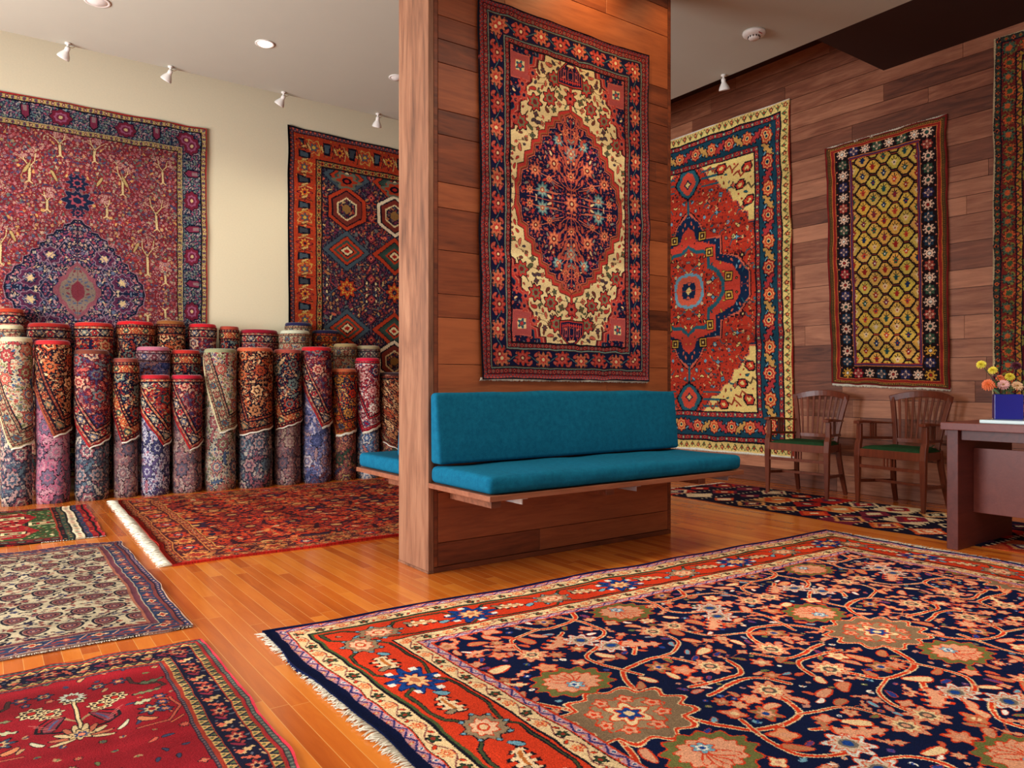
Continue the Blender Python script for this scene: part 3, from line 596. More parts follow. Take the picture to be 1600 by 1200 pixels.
def rug_redvase():                                  # floor bottom left, red with a flower vase
    w, h, res = .92, 1.70, 700; rng = random.Random(13)
    RD=(138,26,34); NV=(26,26,46); CR=(196,156,98); BK=(30,24,28)
    cv = Cv(w, h, res, RD); cx = w/2
    for vy in (1.13, .40):
        x = cx
        for s_ in (-1, 0, 1):
            for k in range(2):
                a = PI/2+s_*.75; L = .085+.055*k
                px_, py_ = x+math.cos(a)*L*1.15, vy+.05+math.sin(a)*L
                if s_ == 0 and k == 0: continue
                cv.line([(x, vy), (px_, py_)], .006, (150,120,84)); cv.flower(px_, py_, .036, 8, .16, [(1, BK), (.93, (206,180,130)), (.4, BK), (.3, RED)]);
                for q in range(8): cv.flower(px_+math.cos(q*PI/4)*.024, py_+math.sin(q*PI/4)*.024, .006, 3, .1, [(1, BK)])
        cv.line([(x, vy-.05), (x, vy+.19)], .010, (206,180,130), BK, .002)
        cv.flower(x, vy+.215, .036, 12, .18, [(1, BK), (.94, (196,196,170)), (.55, BK), (.48, (150,50,50))])
        for s_ in (-1, 1):
            cv.line([(x+s_*.02, vy-.06), (x+s_*.06, vy-.035), (x+s_*.105, vy+.0), (x+s_*.10, vy+.045), (x+s_*.07, vy+.075)], .009, BK)
            cv.leaf(x+s_*.055, vy+.02, .10, .045, PI/2+s_*.5, (120,50,60), BK, s_*1.0, (70,80,110))
            for k, a in enumerate((-.15, .25, .65, 1.05, 1.4)):
                a_ = a if s_ > 0 else PI-a; cv.leaf(x+math.cos(a_)*.048, vy-.10+math.sin(a_)*.05, .075, .024, a_, (200,172,124) if k % 2 == 0 else (176,96,70), BK, s_*.7)
            cv.leaf(x+s_*.105, vy-.075, .06, .020, PI/2-s_*.6, (196,186,150), BK, s_)
            for k in range(4): cv.line([(x+s_*(.06+k*.012), vy-.01+k*.018), (x+s_*(.085+k*.012), vy+.0+k*.022)], .004, (170,90,80))
            cv.flower(x+s_*.19, vy-.02, .035, 7, .3, [(1, BK), (.85, (60,70,90)), (.55, (196,160,110)), (.3, RD)]); cv.leaf(x+s_*.18, vy+.055, .075, .03, s_*.4, (176,170,130), BK, 0, None, 3)
            cv.leaf(x+s_*.17, vy-.075, .06, .03, -s_*.6, (196,120,80), BK, 1)
            cv.flower(x+s_*.075, vy+.27, .024, 6, .25, [(1, BK), (.85, (50,56,80)), (.5, CR), (.3, RD)]); cv.flower(x+s_*.135, vy+.275, .024, 6, .25, [(1, BK), (.85, (50,56,80)), (.5, (190,80,60)), (.3, CR)])
            # comma branch into the corners
            cv.line([(x+s_*.165, vy+.29), (x+s_*.17, vy+.24), (x+s_*.20, vy+.215), (x+s_*.245, vy+.205), (x+s_*.255, vy+.17), (x+s_*.225, vy+.155)], .010, (70,44,40), BK, .002)
            cv.leaf(x+s_*.225, vy+.235, .085, .03, s_*.3, (90,96,70), BK, s_, None, 3); cv.leaf(x+s_*.20, vy+.14, .09, .025, s_*.15, (120,116,80), BK, 0, None, 4)
            for k in range(6):
                y = vy+.07-k*.035; cv.line([(x+s_*(.20+.012*k), y), (x+s_*(.245-.004*k), y-.03)], .007, (190,90,60), BK, .002)
            for k in range(3): cv.flower(x+s_*.225, vy+.075-k*.055, .02, 6, .25, [(1, BK), (.8, (60,64,100)), (.45, (200,120,80))])
            cv.line([(x+s_*.25, vy+.05), (x+s_*.265, vy-.03), (x+s_*.22, vy-.12), (x+s_*.14, vy-.13)], .008, (176,80,60), BK, .002)
        cv.flower(x, vy-.085, .03, 7, .25, [(1, BK), (.88, (196,160,110)), (.55, (50,60,90)), (.3, (206,120,90))])
    vscatter(cv, (.19, w-.19, .19, h-.19), .075, RD, [(60,60,84), (176,130,90), (110,110,70), (196,90,70)], rng, BK, None, 'blf', .12, .22)
    b = Cv(.20, .085, 900, NV); b.wrap = True
    b.flower(.05, .042, .028, 6, .3, [(1, BK), (.9, (150,50,50)), (.55, (196,140,100)), (.3, NV)], ax=1.2); b.leaf(.10, .045, .06, .022, 1.1, (190,90,70), BK, .5, None, 3); b.leaf(.15, .04, .07, .03, -1.0, (196,160,110), BK, -.5, None, 3); b.leaf(.0, .05, .05, .02, .9, (130,40,60), BK); b.flower(.15, .06, .012, 4, .2, [(1, SALM)])
    g = tile_zig(.04, .03, 900, (190,150,90), (36,36,50), (90,96,60), BRICK)
    vscatter(b, (0, .2, .01, .085), .022, NV, [(150,60,56), (90,90,100), (180,140,100)], rng, None, None, 'ld', .26, .42)
    border(cv, 0, .008, (190,50,60)); border(cv, .008, .024, tile_row(.02, .016, 900, (70,74,70), [[(1, (110,110,96))]], INK)); border(cv, .024, .032, (150,40,44)); border(cv, .032, .064, g)
    border(cv, .064, .140, b); border(cv, .140, .170, g); border(cv, .170, .178, BRICK); border(cv, .178, .190, tile_row(.016, .012, 900, (60,50,60), [[(1, (110,90,90))]], INK))
    return finish(cv, 10, 1.4, .08, .08)

def rug_niche():                                    # floor far left, green and red with striped end
    w, h, res = 1.30, 1.48, 330; rng = random.Random(14)
    RD=(150,32,36); G=(52,72,40); BK=(34,28,30)
    cv = Cv(w, h, res, G)
    cv.poly([(0, .2), (.85, .2), (.95, .45), (.85, .74), (.95, 1.05), (.85, 1.28), (0, 1.28)], RD, .015)
    for x, y, r in ((.80,.40,.08),(.80,1.05,.08),(.98,.74,.11),(.55,.74,.13),(.35,.38,.09),(.35,1.1,.09)):
        for f, c in ((1, BK), (.85, IVO), (.6, G), (.4, RD), (.2, IVO)): cv.poly([(x-r*f, y-r*f*.7), (x+r*f, y-r*f*.7), (x+r*f, y+r*f*.7), (x-r*f, y+r*f*.7)], c, .01)
    for k in range(5):
        y = .27+k*.235; cv.line([(.1, y), (.4, y+.05), (.6, y-.04), (.78, y+.03)], .022, rng.choice(((110,100,80), BK, G)), IVO, .004)
    vscatter(cv, (0, 1.08, .14, h-.14), .06, RD, [G, IVO, BK, (196,90,60)], rng, None, None, 'ldb', .2, .36)
    vscatter(cv, (0, 1.08, .14, h-.14), .05, G, [IVO, RD, (130,150,90)], rng, None, None, 'ldb', .2, .36)
    for y0 in (0, h-.12):
        cv.rect(0, w, y0, y0+.12, BK)
        for k in range(30): cv.flower(.03+k*.045, y0+.06, .02, 4, .1, [(1, (150,40,44) if k % 2 else (120,110,90)), (.4, BK)])
        cv.rect(0, w, y0+.004, y0+.016, RD); cv.rect(0, w, y0+.104, y0+.116, (170,60,50))
    x = 1.05
    for wd, c in ((.012,BRICK),(.03,BK),(.03,(60,76,60)),(.012,BK),(.05,CRM),(.012,BK),(.03,(50,60,84)),(.035,RD),(.015,BK),(.035,RD),(.02,(60,50,90))):
        cv.rect(x, x+wd, 0, h, c)
        if wd >= .03:
            for k in range(24): cv.flower(x+wd/2, .03+k*.062, wd*.3, 4, .1, [(1, rng.choice((BK, (190,120,70), (150,50,50))))])
        x += wd
    return finish(cv, 11, 1.2, .08, .06)

def rug_patch():                                    # flatweave under the chairs
    w, h, res = 1.05, 3.15, 300; rng = random.Random(15)
    BK=(26,24,44); PU=(96,40,56)
    cv = Cv(w, h, res, PU)
    ny, nx = 11, 3; py, px_ = h/ny, w/nx
    pal = [(176,40,34), (206,84,44), BK, (120,40,60), (214,150,90), (90,44,74), (226,200,160)]
    for j in range(ny):
        for i in range(nx):
            x, y = (i+.5)*px_, (j+.5)*py; c = [rng.choice(pal) for _ in range(4)]
            cv.rect(x-px_/2, x+px_/2, y-py/2, y+py/2, BK if (i+j) % 2 else c[0])
            for f, cc in ((.95, c[1]), (.7, c[2]), (.5, c[3]), (.25, CRM)): cv.poly([(x-px_*.5*f, y), (x, y+py*.5*f), (x+px_*.5*f, y), (x, y-py*.5*f)], cc, .014)
    for j in range(0, ny+1):
        y = j*py
        for k in range(34):
            x = k*w/34; cv.poly([(x, y-.016), (x+.02, y-.016), (x+.034, y+.016), (x+.014, y+.016)], (CRM if j % 2 else (222,196,150)) if k % 2 else BK)
    return finish(cv, 12, 1.8, .1, .06)

def rug_generic(seed, g, cols, bg, bcols, gg, size=(1.1, 1.5), res=300, motif=.058, geo=False, edge=(150,36,36)):
    """corner of a smaller rug, borders on all sides, for the rolled stock"""
    rng = random.Random(seed); w, h = size
    cv = Cv(w, h, res, g)
    for j in range(int(h/.18)+1):
        for i in range(int(w/.17)+1):
            x, y = .20+(i+.5*(j%2))*.17+rng.uniform(-.02, .02), .20+j*.18; c = rng.choice(cols); c2 = rng.choice(cols)
            cv.flower(x, y, motif, rng.choice((6, 8, 9)), .16, [(1, INK), (.9, c), (.62, c2), (.45, g), (.28, c)], sq=1 if geo else 0)
            cv.leaf(x+.085, y+.07, .12, .036, rng.uniform(0, 3), c2, INK, rng.uniform(-2, 2), None, 4); cv.line([(x, y), (x+.07, y+.04), (x+.085, y+.10)], .005, c2)
    vscatter(cv, (.15, w-.1, .15, h-.1), .042, g, cols, rng, None, rng.choice(cols), 'flbs' if not geo else 'dbl', .22, .40)
    dense(cv, (.13, w-.1, .13, h-.1), .034, g, cols, seed+50)
    b = tile_vine(.17, .075, 500, bg, bcols[0], [(1, INK), (.88, bcols[1]), (.5, bg), (.25, bcols[0])], [(1, INK), (.88, bcols[2]), (.45, bcols[0])], bcols[0], None, INK, 6, .2, .06, .36)
    gt = tile_row(.06, .022, 500, gg, [[(1, bcols[1]), (.4, INK)], [(1, bcols[0]), (.4, INK)]], INK)
    border(cv, 0, .014, edge); border(cv, .014, .036, gt); border(cv, .036, .108, b); border(cv, .108, .13, gt); border(cv, .13, .136, INK)
    return finish(cv, seed, 1.0, .08, .04)
# ------------------------------------------------------------------ mesh helpers
class MB:
    def __init__(s): s.v = []; s.f = []; s.rnd = []; s.uv = []; s.sm = []
    def add(s, vs, fs, rnd=0.0, uvs=None, smooth=False):
        b = len(s.v); s.v += [tuple(p) for p in vs]
        for k, f in enumerate(fs):
            s.f.append(tuple(b+i for i in f)); s.rnd.append(rnd); s.uv.append(uvs[k] if uvs else None); s.sm.append(smooth)
    def box(s, x0, x1, y0, y1, z0, z1, rnd=0.0):
        s.add([(x0,y0,z0),(x1,y0,z0),(x1,y1,z0),(x0,y1,z0),(x0,y0,z1),(x1,y0,z1),(x1,y1,z1),(x0,y1,z1)],
              [(0,3,2,1),(4,5,6,7),(0,1,5,4),(1,2,6,5),(2,3,7,6),(3,0,4,7)], rnd)
    def sweep(s, pts, w, d, up=(0,0,1), taper=None, rnd=0.0, smooth=False, n=4):
        """rectangular (n=4) or round bar along points; w across, d along 'up'"""
        P = [Vector(p) for p in pts]; rings = []; U = Vector(up)
        for i, p in enumerate(P):
            t = (P[min(i+1, len(P)-1)]-P[max(i-1, 0)]).normalized(); a = t.cross(U)
            if a.length < 1e-4: a = t.cross(Vector((1, 0, 0)))
            a.normalize(); b = a.cross(t).normalized(); k = taper[i] if taper else 1.0
            if n == 4: rings.append([p+a*x*w*.5*k+b*y*d*.5*k for x, y in ((-1,-1),(1,-1),(1,1),(-1,1))])
            else: rings.append([p+a*math.cos(2*PI*q/n)*w*.5*k+b*math.sin(2*PI*q/n)*d*.5*k for q in range(n)])
        vs = [v for r in rings for v in r]; fs = []
        for i in range(len(P)-1):
            for q in range(n): fs.append((i*n+q, i*n+(q+1) % n, (i+1)*n+(q+1) % n, (i+1)*n+q))
        fs.append(tuple(reversed(range(n)))); fs.append(tuple((len(P)-1)*n+q for q in range(n)))
        s.add(vs, fs, rnd, None, smooth)
    def lathe(s, prof, cen=(0,0,0), n=24, M=None, rnd=0.0, smooth=True):
        vs = []; fs = []
        for r, z in prof:
            for q in range(n):
                p = Vector((r*math.cos(2*PI*q/n), r*math.sin(2*PI*q/n), z))
                if M is not None: p = M @ p
                vs.append(p+Vector(cen))
        for i in range(len(prof)-1):
            for q in range(n): fs.append((i*n+q, i*n+(q+1) % n, (i+1)*n+(q+1) % n, (i+1)*n+q))
        s.add(vs, fs, rnd, None, smooth)
    def obj(s, name, mat, parent=None, bevel=0, seg=2, kind=None, loc=None):
        me = bpy.data.meshes.new(name); me.from_pydata(s.v, [], s.f); me.update()
        me.polygons.foreach_set('use_smooth', s.sm)
        if any(s.rnd):
            at = me.attributes.new('rnd', 'FLOAT', 'FACE'); at.data.foreach_set('value', s.rnd)
        if any(u is not None for u in s.uv):
            ul = me.uv_layers.new(name='UVMap'); k = 0
            for u, f in zip(s.uv, s.f):
                for q in range(len(f)):
                    if u is not None: ul.data[k].uv = u[q]
                    k += 1
        o = bpy.data.objects.new(name, me); COL.objects.link(o)
        if mat is not None: me.materials.append(mat)
        if parent is not None: o.parent = parent
        if loc is not None: o.location = loc
        if bevel:
            b = o.modifiers.new('bevel', 'BEVEL'); b.width = bevel; b.segments = seg; b.limit_method = 'ANGLE'
        if kind: o['kind'] = kind
        return o

def tag(o, label=None, cat=None, group=None, kind=None):
    if label: o['label'] = label
    if cat: o['category'] = cat
    if group: o['group'] = group
    if kind: o['kind'] = kind
    return o
def thing(name, label, cat, loc=(0,0,0), rz=0.0, group=None):
    o = bpy.data.objects.new(name, None); COL.objects.link(o); o.location = loc; o.rotation_euler = (0, 0, rz); o.empty_display_size = .1
    return tag(o, label, cat, group)

# ------------------------------------------------------------------ materials
def lin(c):
    return tuple(((v/255)/12.92 if v/255 <= .04045 else ((v/255+.055)/1.055)**2.4) for v in c)+(1,)
class NT:
    def __init__(s, name):
        s.m = bpy.data.materials.new(name); s.m.use_nodes = True; s.t = s.m.node_tree; s.b = s.t.nodes['Principled BSDF']
    def n(s, typ, **kw):
        x = s.t.nodes.new(typ)
        for k, v in kw.items(): setattr(x, k, v)
        return x
    def l(s, a, b): s.t.links.new(a, b)
    def math(s, op, a, b=None, c=None):
        x = s.n('ShaderNodeMath', operation=op)
        for i, v in enumerate((a, b, c)):
            if v is None: continue
            if isinstance(v, (int, float)): x.inputs[i].default_value = v
            else: s.l(v, x.inputs[i])
        return x.outputs[0]
    def mix(s, f, a, b, blend='MIX'):
        x = s.n('ShaderNodeMix', data_type='RGBA', blend_type=blend)
        for i, v in ((0, f), (6, a), (7, b)):
            if isinstance(v, (int, float)): x.inputs[i].default_value = v
            elif isinstance(v, tuple): x.inputs[i].default_value = v
            else: s.l(v, x.inputs[i])
        return x.outputs[2]
    def ramp(s, f, stops):
        x = s.n('ShaderNodeValToRGB'); e = x.color_ramp.elements
        e[0].position, e[0].color = stops[0]; e[1].position, e[1].color = stops[-1]
        for p, c in stops[1:-1]: q = e.new(p); q.color = c
        s.l(f, x.inputs[0]); return x.outputs[0]
    def noise(s, vec, scale, det=3.0, rough=.55, dist=0.0):
        x = s.n('ShaderNodeTexNoise'); x.inputs['Scale'].default_value = scale; x.inputs['Detail'].default_value = det
        x.inputs['Roughness'].default_value = rough; x.inputs['Distortion'].default_value = dist
        if vec is not None: s.l(vec, x.inputs['Vector'])
        return x.outputs[0]
    def bump(s, h, strength=.3, dist=.01):
        x = s.n('ShaderNodeBump'); x.inputs['Strength'].default_value = strength; x.inputs['Distance'].default_value = dist
        s.l(h, x.inputs['Height']); s.l(x.outputs[0], s.b.inputs['Normal'])
    def obj(s, scale=(1,1,1)):
        tc = s.n('ShaderNodeTexCoord'); mp = s.n('ShaderNodeMapping'); mp.inputs['Scale'].default_value = scale
        s.l(tc.outputs['Object'], mp.inputs[0]); return mp.outputs[0]
    def set(s, **kw):
        for k, v in kw.items(): s.b.inputs[k.replace('_', ' ')].default_value = v
        return s.m

def plain(name, c, rough=.5, metal=0.0, spec=.5, var=.06, scale=20, bump=0.0):
    t = NT(name); c = lin(c); v = t.noise(t.obj(), scale, 3)
    t.l(t.mix(v, tuple(x*(1-var) for x in c[:3])+(1,), tuple(min(1, x*(1+var)) for x in c[:3])+(1,)), t.b.inputs['Base Color'])
    if bump: t.bump(v, bump, .004)
    return t.set(Roughness=rough, Metallic=metal, Specular_IOR_Level=spec)

def wood(name, dark, mid, light, axis='x', rough=.42, grain=1.0, scale=1.0, spec=.4):
    """axis = grain direction; per-board tint from the face attribute 'rnd'"""
    t = NT(name); at = t.n('ShaderNodeAttribute', attribute_name='rnd'); r = at.outputs['Fac']
    tc = t.n('ShaderNodeTexCoord'); off = t.n('ShaderNodeVectorMath', operation='MULTIPLY_ADD')
    cmb = t.n('ShaderNodeCombineXYZ')
    for i in range(3): t.l(t.math('MULTIPLY', r, 37.0+11*i), cmb.inputs[i])
    t.l(tc.outputs['Object'], off.inputs[0]); off.inputs[1].default_value = (1,1,1); t.l(cmb.outputs[0], off.inputs[2])
    sc3 = {'x': (1.6,16,16), 'y': (16,1.6,16), 'z': (16,16,1.6)}[axis]
    mp = t.n('ShaderNodeMapping'); mp.inputs['Scale'].default_value = tuple(v*scale for v in sc3); t.l(off.outputs[0], mp.inputs[0])
    n1 = t.noise(mp.outputs[0], 1.0, 5, .6, 1.2); n2 = t.noise(mp.outputs[0], 5.0, 3, .6, .3); n3 = t.noise(off.outputs[0], 1.7*scale, 2)
    g = t.math('ADD', t.math('MULTIPLY', n1, .62*grain), t.math('ADD', t.math('MULTIPLY', n2, .22*grain), t.math('MULTIPLY', n3, .22)))
    f = t.math('ADD', t.math('MULTIPLY', r, .60), t.math('ADD', t.math('MULTIPLY', t.math('SUBTRACT', g, .5*grain), 1.5), .19))
    c = t.ramp(f, [(.05, lin(dark)), (.45, lin(mid)), (.95, lin(light))])
    t.l(c, t.b.inputs['Base Color']); t.bump(n2, .12, .003)
    return t.set(Roughness=rough, Specular_IOR_Level=spec)

def floor_mat():
    t = NT('maple_strip_floor'); tc = t.n('ShaderNodeTexCoord'); sx = t.n('ShaderNodeSeparateXYZ'); t.l(tc.outputs['Object'], sx.inputs[0])
    W = .060
    u = t.math('DIVIDE', sx.outputs[0], W); row = t.math('FLOOR', u); fu = t.math('FRACT', u)
    wn = t.n('ShaderNodeTexWhiteNoise', noise_dimensions='1D'); t.l(row, wn.inputs['W'])
    v = t.math('ADD', t.math('DIVIDE', sx.outputs[1], 1.05), t.math('MULTIPLY', wn.outputs[0], 7.3)); colm = t.math('FLOOR', v); fv = t.math('FRACT', v)
    cb = t.n('ShaderNodeCombineXYZ'); t.l(row, cb.inputs[0]); t.l(colm, cb.inputs[1])
    w2 = t.n('ShaderNodeTexWhiteNoise', noise_dimensions='2D'); t.l(cb.outputs[0], w2.inputs['Vector']); r = w2.outputs[0]
    cb2 = t.n('ShaderNodeCombineXYZ'); t.l(t.math('ADD', t.math('MULTIPLY', sx.outputs[0], 22), t.math('MULTIPLY', r, 50)), cb2.inputs[0]); t.l(t.math('MULTIPLY', sx.outputs[1], 2.2), cb2.inputs[1])
    g = t.noise(cb2.outputs[0], 1.0, 4, .6, .8)
    f = t.math('ADD', t.math('MULTIPLY', r, .55), t.math('MULTIPLY', g, .55))
    c = t.ramp(f, [(.15, lin((168,74,20))), (.5, lin((204,104,30))), (.85, lin((226,132,44)))])
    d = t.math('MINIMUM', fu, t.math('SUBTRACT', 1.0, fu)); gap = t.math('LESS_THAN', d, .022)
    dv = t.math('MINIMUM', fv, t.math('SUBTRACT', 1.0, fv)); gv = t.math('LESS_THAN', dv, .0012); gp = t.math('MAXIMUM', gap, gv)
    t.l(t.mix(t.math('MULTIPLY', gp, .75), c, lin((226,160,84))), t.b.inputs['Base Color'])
    rn = t.noise(tc.outputs['Object'], 3.0, 3); t.l(t.math('ADD', t.math('MULTIPLY', rn, .12), .17), t.b.inputs['Roughness'])
    hb = t.math('ADD', t.math('MULTIPLY', gp, -1.0), t.math('MULTIPLY', r, .12)); t.bump(hb, .25, .001)
    return t.set(Specular_IOR_Level=.5, Coat_Weight=.25, Coat_Roughness=.12)

def rug_mat(name, im, hsv=None, pile=.5):
    t = NT(name); tx = t.n('ShaderNodeTexImage', image=im, extension='REPEAT', interpolation='Linear')
    uv = t.n('ShaderNodeUVMap', uv_map='UVMap'); t.l(uv.outputs[0], tx.inputs[0]); c = tx.outputs[0]
    n = t.noise(t.obj(), 260, 2, .6); n2 = t.noise(t.obj(), 28, 3)
    if hsv:
        h = t.n('ShaderNodeHueSaturation'); h.inputs['Hue'].default_value, h.inputs['Saturation'].default_value, h.inputs['Value'].default_value = hsv
        t.l(c, h.inputs['Color']); c = h.outputs[0]
    k = t.math('ADD', t.math('MULTIPLY', n, .5), .75); cb = t.n('ShaderNodeCombineXYZ')
    for i in range(3): t.l(k, cb.inputs[i])
    t.l(t.mix(1.0, c, cb.outputs[0], 'MULTIPLY'), t.b.inputs['Base Color'])
    t.bump(t.math('ADD', n, t.math('MULTIPLY', n2, .6)), pile, .004)
    t.set(Roughness=.95, Specular_IOR_Level=.06)
    return t.m

def cloth(name, c1, c2):
    t = NT(name); v = t.obj(); n = t.noise(v, 420, 2, .7); n2 = t.noise(v, 35, 4, .7); f = t.math('ADD', t.math('MULTIPLY', n, .6), t.math('MULTIPLY', n2, .5))
    t.l(t.ramp(f, [(.3, lin(c1)), (.8, lin(c2))]), t.b.inputs['Base Color']); t.bump(n, .5, .002)
    return t.set(Roughness=.9, Specular_IOR_Level=.1)

M = {}
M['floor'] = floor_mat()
M['planks'] = wood('walnut_planks', (72,36,24), (130,75,52), (190,128,94), 'y', .45)
M['pillar'] = wood('walnut_pillar_planks', (66,30,18), (128,64,34), (170,94,52), 'x', .42)
M['endwood'] = wood('walnut_end_panel', (84,52,36), (136,90,64), (172,124,92), 'z', .5, 1.6, .7)
M['darkwood'] = wood('dark_chair_wood', (50,20,13), (98,44,28), (140,70,44), 'z', .32, .8, 1.6, .4)
M['deskwood'] = wood('dark_desk_wood', (60,26,22), (100,46,38), (128,66,54), 'x', .4, .7, .8, .35)
M['benchwood'] = wood('bench_board_wood', (84,46,30), (140,84,58), (176,114,84), 'x', .4)
M['cream'] = plain('cream_wallcloth', (238,226,190), .9, 0, .2, .05, 60, .15)
M['white'] = plain('white_ceiling_paint', (190,190,174), .9, 0, .2, .02, 5)
M['dark'] = plain('dark_brown_paint', (58,36,30), .8, 0, .2, .1, 3)
M['lampwhite'] = plain('white_enamel', (228,224,216), .4)
M['metal'] = plain('brushed_aluminium', (200,205,210), .35, .9)
M['teal'] = cloth('teal_wool', (4,70,102), (20,116,146))
M['green'] = cloth('green_seat_cloth', (24,52,32), (48,84,50))
M['fringe'] = plain('undyed_cotton', (224,216,194), .95, 0, .1, .12, 60)
M['cobalt'] = plain('cobalt_glaze', (26,30,130), .22)
M['brass'] = plain('brass', (190,140,60), .35, .9)
# ------------------------------------------------------------------ the room
XR, YB, YF, XL = 6.46, 8.15, -3.0, -3.0
ZC, ZU = 3.75, 4.22                                 # floating white ceiling, upper ceiling above the perimeter slots
def S(name, mb, mat, bevel=0): return mb.obj(name, mat, None, bevel, 1, 'structure')
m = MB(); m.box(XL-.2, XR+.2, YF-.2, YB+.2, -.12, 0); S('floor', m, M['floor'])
m = MB(); m.box(XL-.2, XR+.2, YB, YB+.15, 0, ZU); S('wall_back', m, M['cream'])
def boards(mb, u0, u1, v0, v1, rows, L, put, rng, gap=.0025):
    """horizontal boards between u0..u1 in staggered lengths"""
    for k in range(len(rows)-1):
        a, b = rows[k]+gap, rows[k+1]-gap
        u = u0-rng.uniform(0, L)
        while u < u1:
            e = u+L*rng.uniform(.55, 1.3); p, q = max(u, u0)+gap*.6, min(e, u1)-gap*.6
            if q-p > .01: put(mb, p, q, a, b, rng.uniform(.02, 1.0))
            u = e
rng = random.Random(21)
rows = [0.0]
while rows[-1] < ZU-.1: rows.append(min(ZU, rows[-1]+rng.choice((.13,.15,.17,.19,.22,.16))))
m = MB(); m.box(XR+.014, XR+.15, YF, YB, 0, ZU, .01)
boards(m, YF, YB-.002, 0, ZU, rows, 1.7, lambda mb, p, q, a, b, r: mb.box(XR, XR+.018, p, q, a, b, r), rng)
S('wall_right', m, M['planks'])
# glazed left wall and shop front, outside the frame: piers, sills and headers round real openings
m = MB()
for y0, y1 in ((YF, -.3), (2.7, 2.95), (6.5, YB)): m.box(XL-.15, XL, y0, y1, 0, ZU)
for y0, y1 in ((-.3, 2.7), (2.95, 6.5)): m.box(XL-.15, XL, y0, y1, 0, .35); m.box(XL-.15, XL, y0, y1, 3.15, ZU)
S('wall_left', m, M['cream'])
m = MB(); m.box(XL, -1.2, YF-.15, YF, 0, ZU); m.box(4.4, XR, YF-.15, YF, 0, ZU); m.box(-1.2, 4.4, YF-.15, YF, 0, .5); m.box(-1.2, 4.4, YF-.15, YF, 3.15, ZU)
S('wall_front', m, M['cream'])
# ceilings
m = MB(); m.box(XL, 5.44, YF, 7.04, ZC, ZC+.12); S('ceiling', m, M['white'])
m = MB(); m.box(XL-.2, XR+.2, YF-.2, YB+.2, ZU, ZU+.1); S('ceiling_upper', m, M['dark'])
m = MB(); m.box(5.44, XR, YF, 3.45, ZC, ZC+.47); S('ceiling_soffit', m, M['dark'])
# freestanding plank partition (its left end a solid veneered panel)
PX0, PX1, PY0, PY1 = 1.905, 3.745, 3.44, 3.775
zr = [.03] + sorted(CAMZ+(HOR-y)/FPX*3.925 for y in (20,57,94,168,207,282,322,389,458,495,569,640,705,770,850)) + [3.30, 3.49, 3.62, ZC]
m = MB(); m.box(PX0+.035, PX1-.012, PY0+.012, PY1-.012, 0, ZC, .2)
for sgn, y0, y1 in ((1, PY0, PY0+.014), (-1, PY1-.014, PY1)):
    boards(m, PX0+.06, PX1-.03, 0, 0, zr, 2.6, lambda mb, p, q, a, b, r: mb.box(p, q, y0, y1, a, b, r), rng, .0015)
    m.box(PX0+.035, PX0+.058, y0, y1, .03, ZC, .15); m.box(PX1-.028, PX1, y0, y1, .03, ZC, .1)
m.box(PX1-.014, PX1, PY0+.014, PY1-.014, .03, ZC, .3)
m.box(PX0+.035, PX1-.004, PY0-.004, PY1+.004, 0, .028, .05)
S('wall_partition', m, M['pillar'], .0012)
m = MB(); m.box(PX0, PX0+.033, PY0-.002, PY1+.002, .012, ZC, .55); m.box(PX0-.003, PX0+.033, PY0-.006, PY1+.006, 0, .012, .4); S('trim_1', m, M['endwood'], .002)

# ------------------------------------------------------------------ ceiling fittings
def spotlight(loc, aim, label, group):
    t = thing('ceiling_spotlight', label, 'spotlight', loc, 0, group)
    m = MB(); m.lathe([(0,0),(.022,0),(.022,-.012),(.009,-.014),(.009,-.035),(0,-.035)], n=20); m.obj('mount', M['lampwhite'], t)
    d = Vector(aim).normalized(); q = d.to_track_quat('-Z', 'Y').to_matrix().to_4x4()
    Mx = Matrix.Translation((0,0,-.045)) @ q
    m = MB(); m.lathe([(0,.014),(.012,.014),(.019,.004),(.020,-.012),(.018,-.020),(.024,-.030),(.042,-.062),(.047,-.078),(.048,-.088),(.044,-.088),(.040,-.07),(.0,-.06)], M=Mx, n=28); m.obj('shade', M['lampwhite'], t)
    m = MB(); m.sweep([(.004,.0,-.03),(.03,.004,-.034),(.05,.006,-.02)], .004, .004, n=6); m.obj('bracket', M['brass'], t)
    m = MB(); m.lathe([(0,-.073),(.030,-.071),(.036,-.066)], M=Mx, n=20); m.obj('reflector', M['metal'], t)
    return t
sp = [(104.8,71.2,'white ceiling spotlight nearest the left edge of the photo'), (264,107.5,'white ceiling spotlight above the right end of the tree rug'),
      (439,147.7,'white ceiling spotlight above the left corner of the diamond rug'), (585,181,'white ceiling spotlight nearest the wooden partition, left of it')]
for px, py, lb in sp:
    D = (ZC-CAMZ)*FPX/(HOR-py); la = (px-800)/FPX*D
    spotlight((FW[0]*D+RT[0]*la, 6.985, ZC), (.0 if px < 500 else .1, .55 if px > 500 else .35, -1) if px > 500 else (-.35, .5, -.8), lb, 'ceiling spotlights along the cream wall')
D = (ZC-CAMZ)*FPX/(HOR-119); la = (1136-800)/FPX*D
spotlight((5.385, FW[1]*D+RT[1]*la, ZC), (.3, .1, -1), 'white ceiling spotlight above the large red wall rug', None)
def ceil_pt(px, py): D = (ZC-CAMZ)*FPX/(HOR-py); la = (px-800)/FPX*D; return (FW[0]*D+RT[0]*la, FW[1]*D+RT[1]*la, ZC)
x, y, z = ceil_pt(1178, 50)
t = thing('smoke_detector', 'round white smoke detector on the white ceiling', 'smoke detector', (x, y, z))
m = MB(); m.lathe([(0,0),(.085,0),(.088,-.012),(.082,-.026),(.060,-.036),(0,-.038)], n=36); m.obj('housing', M['lampwhite'], t)
